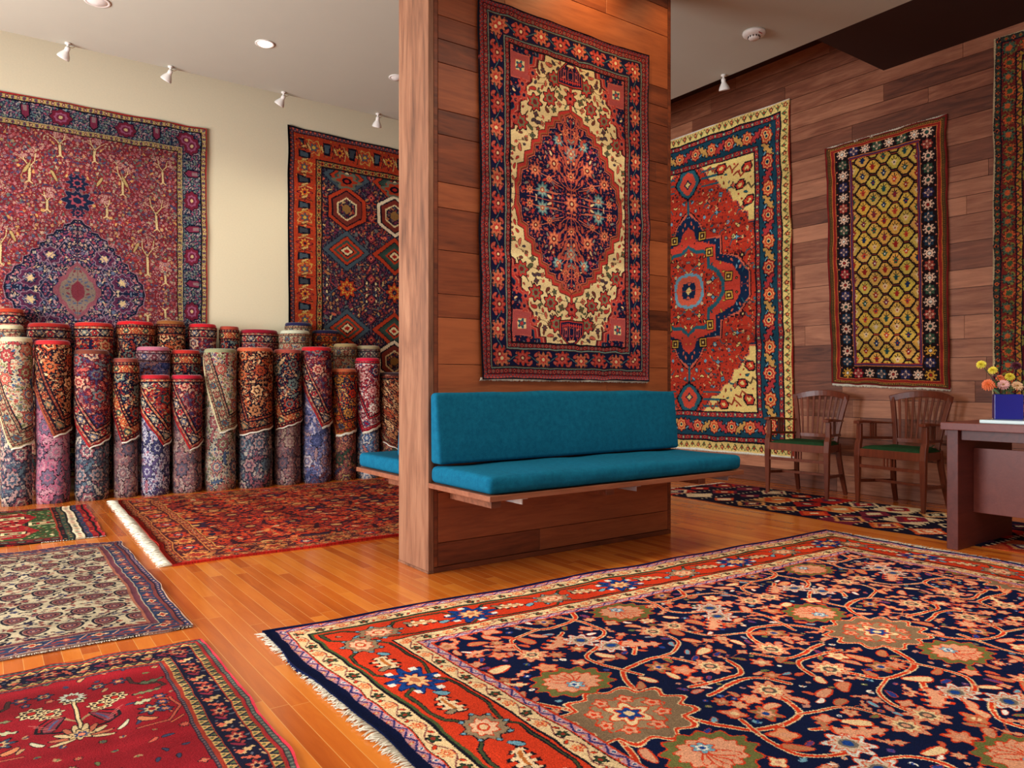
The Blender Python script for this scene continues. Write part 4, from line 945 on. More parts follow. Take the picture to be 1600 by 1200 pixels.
m = MB(); m.lathe([(0,-.037),(.040,-.037),(.043,-.048),(.036,-.058),(0,-.060)], n=28); m.obj('sensor_cap', M['lampwhite'], t)
m = MB()
for k in range(12):
    a = k*PI/6; m.sweep([(math.cos(a)*.044,math.sin(a)*.044,-.036),(math.cos(a)*.046,math.sin(a)*.046,-.050)], .006, .006)
m.obj('vent_slots', M['dark'], t)
m = MB(); m.box(-.03, .01, -.070, -.066, -.036, -.030); m.obj('warning_label', plain('red_print', (170,50,40)), t)
em = NT('lit_lamp_glass'); em.set(Emission_Color=(1,.86,.66,1), Emission_Strength=4.0)
def downlight(px, py, label, r=.07, lit=True):
    x, y, z = ceil_pt(px, py); t = thing('recessed_downlight', label, 'downlight', (x, y, z))
    m = MB(); m.lathe([(r,0),(r+.012,-.001),(r+.012,-.006),(r,-.008),(r-.008,-.004)], n=32); m.obj('rim', M['lampwhite'], t)
    m = MB(); m.lathe([(r-.006,-.004),(r*.6,-.018),(0,-.022)], n=32); m.obj('lens', em.m if lit else M['lampwhite'], t)
    return t
downlight(414, 68, 'lit round downlight in the middle of the left ceiling', .065)
downlight(152, 2, 'round downlight at the top edge of the photo, upper left', .075, False)
downlight(620, 121, 'small round downlight half behind the wooden partition', .06, False)
# accent light of the recessed lamps onto the partition and walls
spot('partition_lamp', (2.95, 3.12, 3.70), (3.0, 3.44, 2.6), 34, (1.0,.66,.30), 110, .9, .04)
spot('partition_lamp', (3.66, 3.10, 3.70), (3.7, 3.44, 2.5), 14, (1.0,.66,.30), 100, .9, .04)
for x_, tx in ((.62, .9), (1.9, 2.3), (2.9, 3.1)): spot('wall_washer', (x_, 6.9, 3.62), (tx, 8.15, 1.9), 20, (1.0,.93,.80), 95, 1.0, .05)
# ------------------------------------------------------------------ benches on both faces of the partition
def cushion(name, x0, x1, y0, y1, z0, z1, par, rad=.035, top_in=0.0):
    """upholstered foam block: rounded edges, slightly crowned and dimpled faces"""
    def ticks(a, b, n): return [a+rad*t for t in (0,.12,.3,.55,1.0)]+[a+rad+(b-a-2*rad)*k/n for k in range(1, n)]+[b-rad*t for t in (1.0,.55,.3,.12,0)]
    TX, TY, TZ = ticks(x0, x1, 30), ticks(y0, y1, 8), ticks(z0, z1, 3)
    nx, ny, nz = len(TX)-1, len(TY)-1, len(TZ)-1; m = MB(); V = {}; vs = []; r = random.Random(int(x0*100)+7); a1, a2 = r.uniform(0, 6), r.uniform(0, 6)
    def P(i, j, k):
        if (i, j, k) in V: return V[(i, j, k)]
        p = Vector((TX[i], TY[j], TZ[k])); q = Vector((min(max(p.x, x0+rad), x1-rad), min(max(p.y, y0+rad), y1-rad), min(max(p.z, z0+rad), z1-rad))); d = p-q
        if d.length > 1e-6: p = q+d.normalized()*rad
        u, v, w_ = (p.x-x0)/(x1-x0), (p.y-y0)/(y1-y0), (p.z-z0)/(z1-z0)
        p.y += top_in*w_*(1-v); wob = .0022*math.sin(u*17+a1+v*5)+.0018*math.sin(u*31+a2-w_*4)
        p.z += .010*w_*math.sqrt(max(0, math.sin(PI*u)*math.sin(PI*v)))+wob*w_; p.y -= (.008*math.sqrt(max(0, math.sin(PI*u)*math.sin(PI*w_)))+wob)*(1-v)
        V[(i, j, k)] = len(vs); vs.append(tuple(p)); return V[(i, j, k)]
    fs = []
    for i in range(nx):
        for j in range(ny):
            fs.append((P(i,j,nz),P(i+1,j,nz),P(i+1,j+1,nz),P(i,j+1,nz))); fs.append((P(i,j,0),P(i,j+1,0),P(i+1,j+1,0),P(i+1,j,0)))
    for i in range(nx):
        for k in range(nz):
            fs.append((P(i,0,k),P(i+1,0,k),P(i+1,0,k+1),P(i,0,k+1))); fs.append((P(i,ny,k),P(i,ny,k+1),P(i+1,ny,k+1),P(i+1,ny,k)))
    for j in range(ny):
        for k in range(nz):
            fs.append((P(0,j,k),P(0,j,k+1),P(0,j+1,k+1),P(0,j+1,k))); fs.append((P(nx,j,k),P(nx,j+1,k),P(nx,j+1,k+1),P(nx,j,k+1)))
    m.add(vs, fs, smooth=True); return m.obj(name, M['teal'], par)
def bench(flip, label, rz):
    L = PX1-PX0
    cx = (PX0+PX1)/2; t = thing('wall_bench', label, 'bench', (cx, PY0-.0 if not flip else PY1, 0), rz, 'benches on the two faces of the partition')
    h = L/2
    m = MB(); m.box(-h, h, -.585, -.004, .452, .478, .4); m.obj('seat_board', M['benchwood'], t, .002)
    cushion('seat_cushion', -h+.004, h-.01, -.578, -.012, .481, .566, t, .030)
    cushion('back_cushion', -h+.006, h-.04, -.115, -.010, .580, .945, t, .022, .045)
    for x in (-h+.16, 0.0, h-.16):
        m = MB(); m.box(x-.03, x+.03, -.40, -.004, .385, .4515, .3); m.obj('support_arm', M['benchwood'], t, .002)
        m = MB(); m.box(x+.04, x+.075, -.56, -.02, .4445, .4515); m.box(x+.04, x+.045, -.56, -.02, .420, .4445); m.obj('steel_bracket', M['metal'], t)
    return t
bench(False, 'teal upholstered bench facing the big navy rug', 0)
bench(True, 'teal bench behind the partition, only its seat corner showing at left', PI)

# ------------------------------------------------------------------ armchairs (local front = -x)
def armchair(label, loc, rz):
    t = thing('wooden_armchair', label, 'chair', loc, rz, 'slat-back armchairs along the plank wall')
    W = M['darkwood']; hw = .285; hb = .20
    for s in (-1, 1):
        m = MB(); m.sweep([(0,s*hw,0),(.002,s*hw,.20),(0,s*hw,.40),(.012,s*hw,.49),(.030,s*hw,.53),(.032,s*hw,.66)], .042, .046, (0,1,0), [.62,.9,1.05,1.05,.95,.85], .5, False); m.obj('front_leg', W, t, .003)
    for s in (-1, 1):
        m = MB(); m.sweep([(.52,s*(hb+.03),0),(.465,s*(hb+.02),.16),(.43,s*(hb+.005),.34),(.42,s*hb,.46)], .036, .042, (0,1,0), [.8,.95,1,1.0], .3); m.obj('rear_leg', W, t, .003)
    m = MB()
    m.sweep([(0,-hw+.02,.425),(0,hw-.02,.425)], .026, .065, rnd=.6); m.sweep([(.425,-hb,.42),(.425,hb,.42)], .03, .06, rnd=.4)
    for s in (-1, 1): m.sweep([(.01,s*(hw-.01),.425),(.42,s*hb,.42)], .024, .06, rnd=.5)
    m.box(.0, .42, -hb, hb, .430, .448, .2)
    m.obj('seat_frame', W, t, .002)
    # crowned green seat pad, tied at the back
    m = MB(); n = 14; vs = []; fs = []
    for j in range(n+1):
        for i in range(n+1):
            u, v = i/n, j/n; x = -.005+.425*u; hy = (hw-.015)*(1-u)+(hb+.01)*u; y = -hy+2*hy*v
            e = min(u, 1-u, v, 1-v); vs.append((x, y, .460+.030*min(1, e*7)**.6-.012*math.sin(PI*u)*math.sin(PI*v)))
    b = len(vs); vs += [(x, y, .452) for x, y, z in vs]
    for j in range(n):
        for i in range(n): a = j*(n+1)+i; fs.append((a, a+1, a+n+2, a+n+1)); fs.append((b+a, b+a+n+1, b+a+n+2, b+a+1))
    for i in range(n):
        for a, c in ((i, i+1), ((n+1)*n+i+1, (n+1)*n+i), ((n+1)*(i+1), (n+1)*i), ((n+1)*i+n, (n+1)*(i+1)+n)): fs.append((a, b+a, b+c, c))
    m.add(vs, fs, smooth=True); m.obj('seat_pad', M['green'], t)
    m = MB(); m.sweep([(.38,-.13,.475),(.42,-.16,.50),(.45,-.19,.485),(.43,-.205,.465)], .006, .006, n=6); m.obj('pad_tie', M['green'], t)
    # fanned barrel back
    def bp(f, z):                                   # f -1..1 across, z height
        k = max(0.0, (z-.46)/.44); half = hb-.02+(.075)*k**1.3; y = f*half; x = .42+.085*k+.055*(1-f*f)*(.6+.4*k)
        return (x, y, z)
    for s in (-1, 1):
        m = MB(); m.sweep([bp(s, .44+.05*q) for q in range(9)]+[bp(s*1.0, .875)], .040, .026, (1,0,0), None, .4); m.obj('back_post', W, t, .003)
    m = MB(); pts = [bp(-1.09+2.18*q/14, .862+.045*(1-((q-7)/7)**2)) for q in range(15)]; m.sweep(pts, .026, .055, (0,0,1), None, .45); m.obj('crest_rail', W, t, .004)
    m = MB(); m.sweep([bp(-.95+1.9*q/8, .520) for q in range(9)], .020, .034, (0,0,1), None, .7); m.obj('lower_back_rail', W, t, .002)
    for k in range(8):
        f = -.80+1.6*k/7; m = MB(); m.sweep([bp(f, .53+.045*q) for q in range(8)]+[bp(f, .875)], .021, .011, (1,0,0), [.72+.04*q for q in range(9)], .3+.05*k); m.obj('back_slat', W, t, .001)
    for s in (-1, 1):
        m = MB(); m.sweep([(-.025,s*hw,.672),(.06,s*hw,.678),(.25,s*(hw-.015),.668),(.46,s*(hb+.025),.660)], .052, .022, (0,0,1), [1,1.05,.85,.6], .5); a = m.obj('armrest', W, t, .004)
        m = MB(); m.sweep([(.03,s*hw,.545),(.44,s*(hb+.01),.535)], .018, .022, rnd=.3); m.obj('arm_rail', W, t, .001)
        for q in range(3):
            x = .17+.032*q; y = s*(hw-.055*x/.42); m = MB(); m.sweep([(x,y,.55),(x,y,.665)], .012, .012, (1,0,0), None, .4); m.obj('arm_spindle', W, t)
        m = MB(); m.sweep([(.005,s*hw,.19),(.46,s*(hb+.02),.175)], .016, .026, rnd=.3); m.obj('side_stretcher', W, t, .001)
    m = MB(); m.sweep([(0,-hw,.315),(0,hw,.315)], .018, .026, rnd=.6); m.obj('front_stretcher', W, t, .001)
    m = MB(); m.sweep([(.22,-hw+.03,.187),(.22,hw-.03,.187)], .018, .022, rnd=.7); m.obj('cross_stretcher', W, t, .001)
    for q in range(4): m = MB(); m.sweep([(0,-.045+.03*q,.325),(0,-.045+.03*q,.395)], .012, .012, (1,0,0), None, .6); m.obj('apron_spindle', W, t)
    for ch in t.children:                           # shallow seat: the chair is wider than deep
        me = ch.data; co = np.empty(len(me.vertices)*3, np.float32); me.vertices.foreach_get('co', co); co = co.reshape(-1, 3); co[:, 0] *= .80; me.vertices.foreach_set('co', co.ravel()); me.update()
    return t
armchair('dark wooden armchair with green seat, the left one, beside the red wall rug', (5.865, 3.915, .006), .045)
armchair('dark wooden armchair with green seat, the right one, beside the desk', (5.888, 3.10, .006), -.127)

# ------------------------------------------------------------------ desk
t = thing('writing_desk', 'dark wooden desk with panel legs under the flower vase', 'desk', (4.74, 2.10, 0))
W = M['deskwood']
m = MB(); m.box(-.03, .85, -1.75, .07, .722, .766, .6); m.obj('desktop', W, t, .003)
m = MB(); m.box(.02, .78, -.01, .055, .0, .722, .3); m.obj('panel_leg', W, t, .003)
m = MB(); m.box(.02, .78, -1.66, -1.60, .0, .722, .3); m.obj('panel_leg', W, t, .003)
m = MB(); m.box(.22, .24, -1.60, -.0105, .21, .605, .8); m.obj('modesty_panel', W, t, .002)
m = MB(); m.box(.05, .76, -1.60, -.0105, .66, .7215, .1); m.obj('top_rail', W, t, .002)
m = MB(); m.sweep([(.04,.055,.70),(.04,.066,.70)], .03, .03, rnd=.2); m.obj('corner_block', W, t)
o = MB(); o.box(4.80, 5.25, 1.10, 1.99, .7665, .786); o = o.obj('glass_slab', None, None, .002)
g = NT('pale_glass'); g.set(Base_Color=(.42,.54,.52,1), Roughness=.12, Specular_IOR_Level=.6); o.data.materials.append(g.m)
tag(o, 'pale greenish glass slab lying on the desk under the vase', 'slab')
# vase
VX, VY, VZ = 5.03, 1.93, .7865
t = thing('square_vase', 'square cobalt blue vase holding cut flowers on the desk', 'vase', (VX, VY, VZ), 0)
a = math.atan2(VY, VX)+.10; m = MB(); hv = .072
def rr(x, y): return (x*math.cos(a)-y*math.sin(a), x*math.sin(a)+y*math.cos(a))
def prism(mb, h0, z0, z1, h1=None):
    h1 = h1 or h0; c0 = [rr(x*h0, y*h0) for x, y in ((-1,-1),(1,-1),(1,1),(-1,1))]; c1 = [rr(x*h1, y*h1) for x, y in ((-1,-1),(1,-1),(1,1),(-1,1))]
    return [(x, y, z0) for x, y in c0]+[(x, y, z1) for x, y in c1]
vs = prism(m, hv, 0, .148)+prism(m, hv-.007, .02, .148)
m.add(vs, [(0,3,2,1),(0,1,5,4),(1,2,6,5),(2,3,7,6),(3,0,4,7),(8,9,10,11),(8,12,13,9),(9,13,14,10),(10,14,15,11),(11,15,12,8),(4,5,13,12),(5,6,14,13),(6,7,15,14),(7,4,12,15)])
m.obj('vase_body', M['cobalt'], t, .003)
m = MB(); m.add(prism(m, hv-.008, .021, .115), [(0,3,2,1),(4,5,6,7),(0,1,5,4),(1,2,6,5),(2,3,7,6),(3,0,4,7)]); m.obj('flower_foam', plain('wet_foam', (26,40,30), .8), t)
stem = plain('green_stem', (60,90,44), .6)
def pmat(n, c, c2):
    t = NT(n); v = t.noise(t.obj(), 30, 2); t.l(t.mix(v, lin(c), lin(c2)), t.b.inputs['Base Color']); return t.set(Roughness=.6, Subsurface_Weight=.1)
PM = {'yellow': pmat('yellow_petals', (226,204,30), (244,226,90)), 'orange': pmat('orange_petals', (226,96,40), (240,134,80)), 'pink': pmat('pink_petals', (222,150,150), (240,190,180)),
      'wine': pmat('wine_petals', (70,18,40), (110,36,60)), 'peach': pmat('peach_petals', (236,170,120), (240,210,170))}
EYE = plain('flower_eye', (150,110,30), .8)
rngf = random.Random(5)
def bloom(kind, px, py, r, label, dep=0.0, grp=None, flat=False):
    """chrysanthemum: rings of strap petals on a stem standing in the vase"""
    dx, dy = ray(px); D0 = FW[0]*VX+FW[1]*VY+dep; D = D0; P = Vector((dx*D, dy*D, CAMZ+(HOR-py)/FPX*D))
    f = Vector((rngf.uniform(-.018,.018)+VX, rngf.uniform(-.018,.018)+VY, VZ+.122))
    t = thing('cut_flower', label, 'flower', tuple(f), 0, grp)
    c = P-f; out = (c.normalized()*.5+Vector((-.75,-.35,.25))).normalized()
    m = MB(); mid = c*.5+Vector((0,0,.01)); m.sweep([(0,0,0), tuple(mid), tuple(c-out*.008)], .004, .004, n=6); m.obj('stem', stem, t)
    q = out.to_track_quat('Z', 'Y').to_matrix()
    m = MB()
    for ring in range(5 if not flat else 3):
        n = 17-ring*2; el = (-.25+ring*.33) if not flat else (-.05+ring*.22); L = r*(1-.12*ring)
        for k in range(n):
            a = 2*PI*(k+.5*(ring % 2))/n+rngf.uniform(-.08,.08); e = el+rngf.uniform(-.12,.12)
            d = Vector((math.cos(a)*math.cos(e), math.sin(a)*math.cos(e), math.sin(e))); s_ = Vector((-math.sin(a), math.cos(a), 0)); u = Vector((-math.cos(a)*math.sin(e), -math.sin(a)*math.sin(e), math.cos(e)))
            wd = r*.13; pts = []
            for f_, w_, z_ in ((.08,.4,0),(.45,1.0,.05),(.82,.95,.02),(1.0,.35,-.05)):
                for sg in (-1, 0, 1): pts.append(c+q @ (d*L*f_+s_*sg*wd*w_+u*L*(z_+(.05 if sg else -.02))))
            m.add(pts, [(i*3+j, i*3+j+1, i*3+j+4, i*3+j+3) for i in range(3) for j in range(2)], smooth=True)
    m.obj('petals', PM[kind], t)
    m = MB(); Mx = Matrix.Translation(c+q @ Vector((0,0,r*.05))) @ q.to_4x4(); m.lathe([(0,r*.16),(r*.13,r*.12),(r*.2,0),(r*.12,-r*.1),(0,-r*.1)], M=Mx, n=12); m.obj('flower_centre', EYE, t)
    if rngf.random() < .8:
        m = MB(); b = c*.35; sd = Vector((c.y, -c.x, .3*c.z)).normalized()*.04
        pts = []
        for k in range(5):
            w_ = .010*math.sin(PI*(k+.3)/5.0)
            for sg in (-1, 1): pts.append(b+sd*k*.25+Vector((0,0,.006*k+sg*w_)))
        m.add(pts, [(2*i, 2*i+1, 2*i+3, 2*i+2) for i in range(4)], smooth=True); m.obj('leaf', stem, t)
bloom('yellow', 1533, 569, .030, 'yellow flower highest and farthest left in the blue vase', .02)
bloom('yellow', 1551, 578, .028, 'yellow flower just right of the highest one', .0)
bloom('yellow', 1578, 588, .030, 'yellow flower in the middle of the bunch, above the pink one', .03)
bloom('orange', 1544, 601, .038, 'large orange flower at the front left of the vase', -.09, None)
bloom('pink', 1568, 601, .034, 'pale pink open flower at the centre of the vase', -.06, None, True)
bloom('orange', 1562, 590, .024, 'small orange flower tucked behind the pink one', .05)
bloom('peach', 1590, 603, .034, 'peach and yellow flower at the right edge of the vase', -.02, None, True)
bloom('wine', 1556, 590, .028, 'dark wine-red flower between the upper yellow flowers', .10)
bloom('wine', 1588, 571, .034, 'dark wine-red flower at the top right of the bunch', .11)
# ------------------------------------------------------------------ rugs as woven slabs
def fringe(par, p0, p1, out, L, n, seed, name='fringe', dens=1.0, wd=.0045):
    """knotted cotton tassels along p0..p1 pointing along 'out'"""
    r = random.Random(seed); m = MB(); p0 = Vector(p0); p1 = Vector(p1); out = Vector(out); side = (p1-p0).normalized(); up = side.cross(out).normalized()
    if up.z < 0: up = -up
    for k in range(n):
        b = p0.lerp(p1, (k+r.random()*.8)/n); l = L*r.uniform(.55, 1.1); sw = r.uniform(-.9, .9)
        c1 = b+out*l*.5+side*sw*l*.3+up*r.uniform(0, .004); c2 = b+out*l+side*sw*l*.8+up*r.uniform(-.001, .002)
        m.sweep([tuple(b-out*.006), tuple(c1), tuple(c2)], wd*r.uniform(.7, 1.3), wd*.8, tuple(up), [.8,1.1,.5], 0, True)
    return m.obj(name, M['fringe'], par)
def slab(name, corners, mat, thick, nrm, nu=40, nv=40, amp=.004, seed=0, edge=.006, hang=0.0, lift=0.0):
    """corners bl, br, tr, tl -> one thick cloth sheet with slight waves and wandering edges; UV 0..1"""
    bl, br, tr, tl = [Vector(c) for c in corners]; nrm = Vector(nrm); r = np.random.RandomState(seed); g = r.randn(7, 7); e = r.randn(4, 14)
    def sm(u, v):
        x, y = u*5.99, v*5.99; i, j = int(x), int(y); fx, fy = x-i, y-j; fx = fx*fx*(3-2*fx); fy = fy*fy*(3-2*fy)
        return g[j,i]*(1-fx)*(1-fy)+g[j,i+1]*fx*(1-fy)+g[j+1,i]*(1-fx)*fy+g[j+1,i+1]*fx*fy
    def ed(k, s): x = s*12.99; i = int(x); f = x-i; f = f*f*(3-2*f); return (e[k,i]*(1-f)+e[k,i+1]*f)*edge
    top = []; bot = []
    U = (br-bl).normalized(); V = (tl-bl).normalized()
    for j in range(nv+1):
        for i in range(nu+1):
            u, v = i/nu, j/nv
            p = (bl*(1-u)+br*u)*(1-v)+(tl*(1-u)+tr*u)*v
            p = p+V*(ed(0, u)*(1-v)**6+ed(1, u)*v**6)+U*(ed(2, v)*(1-u)**6+ed(3, v)*u**6)
            h = amp*abs(sm(u, v))*(1.0 if hang == 0 else 1)+lift
            if hang: h += hang*(max(0, 1-u*14)+max(0, u*14-13))*(.4+.6*abs(math.sin(v*5+seed)))+hang*.4*(1-v)**2
            top.append(p+nrm*(h+thick)); bot.append(p+nrm*h*(1 if hang or lift else 0)+nrm*.0008)
    n1 = nu+1; N = len(top); fs = []; uv = []
    for j in range(nv):
        for i in range(nu):
            a = j*n1+i; q = [(i/nu,j/nv),((i+1)/nu,j/nv),((i+1)/nu,(j+1)/nv),(i/nu,(j+1)/nv)]
            fs.append((a,a+1,a+n1+1,a+n1)); uv.append(q); fs.append((N+a,N+a+n1,N+a+n1+1,N+a+1)); uv.append([q[0],q[3],q[2],q[1]])
    def side(a, b, ua, ub): fs.append((a, N+a, N+b, b)); uv.append([ua, ua, ub, ub])
    for i in range(nu):
        side(i+1, i, ((i+1)/nu,.002), (i/nu,.002)); side(nv*n1+i, nv*n1+i+1, (i/nu,.998), ((i+1)/nu,.998))
    for j in range(nv): side(j*n1, (j+1)*n1, (.002,j/nv), (.002,(j+1)/nv)); side((j+1)*n1+nu, j*n1+nu, (.998,(j+1)/nv), (.998,j/nv))
    m = MB(); m.add(top+bot, fs, 0, uv, True); return m.obj(name, mat)

def make_rug(fn, nm):
    cv = fn(); return rug_mat(nm+'_pile', to_image(nm+'_weave', cv)), cv
# ---- floor rugs: bl, br, tr, tl with texture u along x, v along y
def floor_rug(fn, nm, cs, label, cat='rug', thick=.011, seed=0, amp=.003, edge=.006, nu=60, nv=60, name='floor_rug'):
    mt, cv = make_rug(fn, nm); o = slab(name, [(x, y, 0) for x, y in cs], mt, thick, (0,0,1), nu, nv, amp, seed, edge)
    return tag(o, label, cat)
N = floor_rug(rug_mahal, 'navy_floral', [(.90, .20), (4.62, .14), (4.615, 2.86), (.918, 2.99)], 'large navy floral rug with a bright red border on the floor', seed=3, edge=.010)
fringe(N, (.905, .20, .006), (.923, 2.985, .006), (-1,.0,0), .042, 620, 1, wd=.0036); fringe(N, (4.62, .14, .006), (4.615, 2.85, .006), (1,0,0), .07, 420, 2)
O = floor_rug(rug_orange, 'orange_floral', [(.85, 4.39), (4.35, 4.42), (4.38, 7.08), (.93, 7.09)], 'burnt-orange rug with a long white fringe in front of the rolled rugs', seed=5, edge=.008)
fringe(O, (.85, 4.40, .006), (.93, 7.08, .006), (-1,.02,0), .075, 620, 3, wd=.007)
Bt = floor_rug(rug_boteh, 'boteh', [(-.74, 3.27), (.702, 3.25), (.712, 5.235), (-.73, 5.26)], 'blue-bordered ivory rug covered in rows of dark teardrop motifs', seed=7)
fringe(Bt, (-.74, 3.268, .005), (.702, 3.25, .005), (0,-1,0), .012, 300, 4, wd=.003)
floor_rug(rug_redvase, 'red_vase', [(-.235, 1.36), (.665, 1.34), (.70, 3.06), (-.23, 3.075)], 'red rug with a vase of flowers motif, at the bottom left corner', seed=9, thick=.009)
Ni = floor_rug(rug_niche, 'niche', [(-.64, 5.52), (.655, 5.50), (.69, 6.98), (-.62, 6.99)], 'small green and red rug with striped ends beside the rolled rugs', seed=11, thick=.008)
fringe(Ni, (.30, 5.505, .004), (.655, 5.50, .004), (0,-1,0), .012, 60, 6, wd=.003)
L_ = floor_rug(rug_patch, 'patchwork', [(4.98, 1.75), (6.05, 1.75), (6.06, 4.86), (5.02, 4.86)], 'checkered red and black flatweave runner under the armchairs', seed=13, thick=.005, edge=.01)
fringe(L_, (5.02, 4.86, .003), (6.06, 4.86, .003), (0,1,0), .03, 160, 7, wd=.004)
# ---- hanging rugs
def wall_rug(fn, nm, cs, nrm, label, seed, edge=.003, nu=50, nv=70, amp=.004, hang=.012, fr=None):
    mt, cv = make_rug(fn, nm); o = slab('wall_rug', cs, mt, .010, nrm, nu, nv, amp, seed, edge, hang, .003)
    tag(o, label, 'rug'); return o
A = wall_rug(rug_lozenge, 'lozenge', [(2.225,PY0,1.025),(3.515,PY0,1.012),(3.515,PY0,3.115),(2.205,PY0,3.12)], (0,-1,0), 'dark navy and ivory medallion rug hung on the wooden partition above the bench', 21)
fringe(A, (2.225,PY0-.012,1.026), (3.515,PY0-.012,1.013), (0,-.05,-1), .012, 420, 8, wd=.004)
C_ = wall_rug(rug_heriz, 'heriz', [(XR,6.96,.26),(XR,4.318,.275),(XR,4.375,3.79),(XR,6.98,3.80)], (-1,0,0), 'tall red rug with a blue stepped medallion hung on the plank wall', 23, .003)
fringe(C_, (XR-.012,6.96,.262), (XR-.012,4.318,.277), (-.05,0,-1), .014, 500, 9, wd=.005)
Dl = wall_rug(rug_lattice, 'lattice', [(XR,3.925,.995),(XR,2.885,.955),(XR,2.915,3.205),(XR,3.99,3.195)], (-1,0,0), 'narrow yellow lattice rug with a star border above the armchairs', 25, .004)
fringe(Dl, (XR-.012,3.925,.998), (XR-.012,2.885,.957), (-.05,0,-1), .022, 420, 10, wd=.005)
fringe(Dl, (XR-.012,3.985,3.19), (XR-.012,2.92,3.20), (-.02,0,1), .014, 420, 11, wd=.005)
wall_rug(rug_green, 'green_palmette', [(XR,2.575,.70),(XR,1.07,.70),(XR,1.07,3.70),(XR,2.565,3.685)], (-1,0,0), 'dark green and wine rug cut off by the right edge of the photo', 27)
wall_rug(rug_garden, 'garden', [(-.43,YB,.11),(1.905,YB,.11),(1.895,YB,3.635),(-.43,YB,3.635)], (0,-1,0), 'faded red garden rug with pale trees hung on the left of the cream wall', 29)
wall_rug(rug_diamonds, 'diamonds', [(2.755,YB,.30),(5.33,YB,.30),(5.35,YB,3.80),(2.745,YB,3.845)], (0,-1,0), 'orange bordered rug with dark diamonds hung behind the partition', 31)

# ------------------------------------------------------------------ the rolled stock standing along the cream wall
G = {}
def gen(key, *a, **k): cv = rug_generic(*a, **k); G[key] = to_image('stock_'+key, cv)
gen('navyrust', 101, (26,24,44), [(196,110,70),(150,50,40),(110,120,110),(214,170,120)], (150,52,40), [(214,170,110),(206,110,60),(60,80,70)], (60,30,40))
gen('red', 102, (156,34,34), [(30,30,60),(206,160,110),(60,80,80),(214,110,80)], (36,30,52), [(214,180,140),(196,60,50),(120,130,120)], (190,120,80))
gen('cream', 103, (186,172,138), [(150,60,60),(60,80,110),(110,110,70),(176,100,80)], (166,150,116), [(110,60,50),(150,70,60),(70,90,100)], (150,120,90), edge=(214,196,150))
gen('blackorange', 104, (26,20,28), [(176,80,44),(170,110,70),(150,60,40),(214,170,120)], (34,26,32), [(176,116,76),(160,70,44),(100,96,76)], (110,44,34), edge=(150,76,50))
gen('greynavy', 105, (60,66,84), [(176,130,120),(150,70,80),(196,176,150),(90,110,120)], (90,84,84), [(190,170,140),(130,60,70),(60,70,90)], (110,90,84), edge=(206,190,150))
gen('whitered', 106, (150,28,40), [(226,206,190),(206,150,140),(60,60,90),(226,206,190)], (214,190,176), [(150,30,50),(120,40,60),(60,70,110)], (190,60,60), edge=(176,20,40))
gen('starry', 107, (36,40,64), [(214,110,40),(206,60,36),(226,196,120),(196,130,60)], (196,110,44), [(60,40,40),(190,50,36),(60,70,90)], (150,60,36), geo=True, edge=(190,110,50))
gen('navywhite', 108, (206,200,206), [(60,50,100),(90,70,120),(60,60,110),(176,90,110)], (50,44,84), [(206,190,190),(170,60,80),(206,150,110)], (176,120,80), edge=(150,60,70))
gen('pink', 109, (176,62,96), [(110,90,110),(150,110,120),(90,70,90),(190,120,130)], (110,90,80), [(150,120,110),(130,60,80),(90,90,80)], (96,70,70))
gen('rose', 110, (150,84,84), [(110,90,96),(176,140,126),(96,84,100),(190,150,120)], (130,100,92), [(176,150,130),(120,60,60),(96,90,100)], (110,90,80))
gen('bluelav', 111, (96,100,150), [(176,130,130),(206,190,196),(120,60,70),(60,70,120)], (120,84,96), [(196,170,160),(130,50,60),(70,80,120)], (150,110,110))
gen('sky', 112, (70,120,166), [(206,190,180),(190,90,80),(226,216,206),(60,70,120)], (196,180,160), [(150,70,60),(90,60,60),(80,110,150)], (150,90,80))
gen('multi', 113, (150,48,34), [(196,150,60),(60,80,60),(60,60,90),(206,110,50)], (150,80,40), [(206,160,80),(60,60,60),(150,50,40)], (110,60,40), geo=True)
gen('wine', 114, (96,26,36), [(60,50,80),(196,150,120),(176,80,70),(96,100,100)], (44,30,44), [(196,160,120),(176,50,50),(100,100,110)], (150,90,70))
matc = {}
def gm(key, body=False):
    k = (key, body)
    if k not in matc: matc[k] = rug_mat('stock_%s_%s' % (key, 'back' if body else 'pile'), G[key], (.5, .82, .80) if body else (.5, 1.0, 1.0), .6)
    return matc[k]
capm = {}
def cap(c):
    if c not in capm: capm[c] = rug_cap(c)
    return capm[c]
def rug_cap(c):
    t = NT('pile_%d_%d_%d' % c); n = t.noise(t.obj(), 90, 3); l = lin(c); t.l(t.mix(n, tuple(v*.7 for v in l[:3])+(1,), tuple(min(1, v*1.3) for v in l[:3])+(1,)), t.b.inputs['Base Color']); t.bump(n, .6, .004)
    return t.set(Roughness=.9, Specular_IOR_Level=.1, Sheen_Weight=.4, Sheen_Roughness=.4)

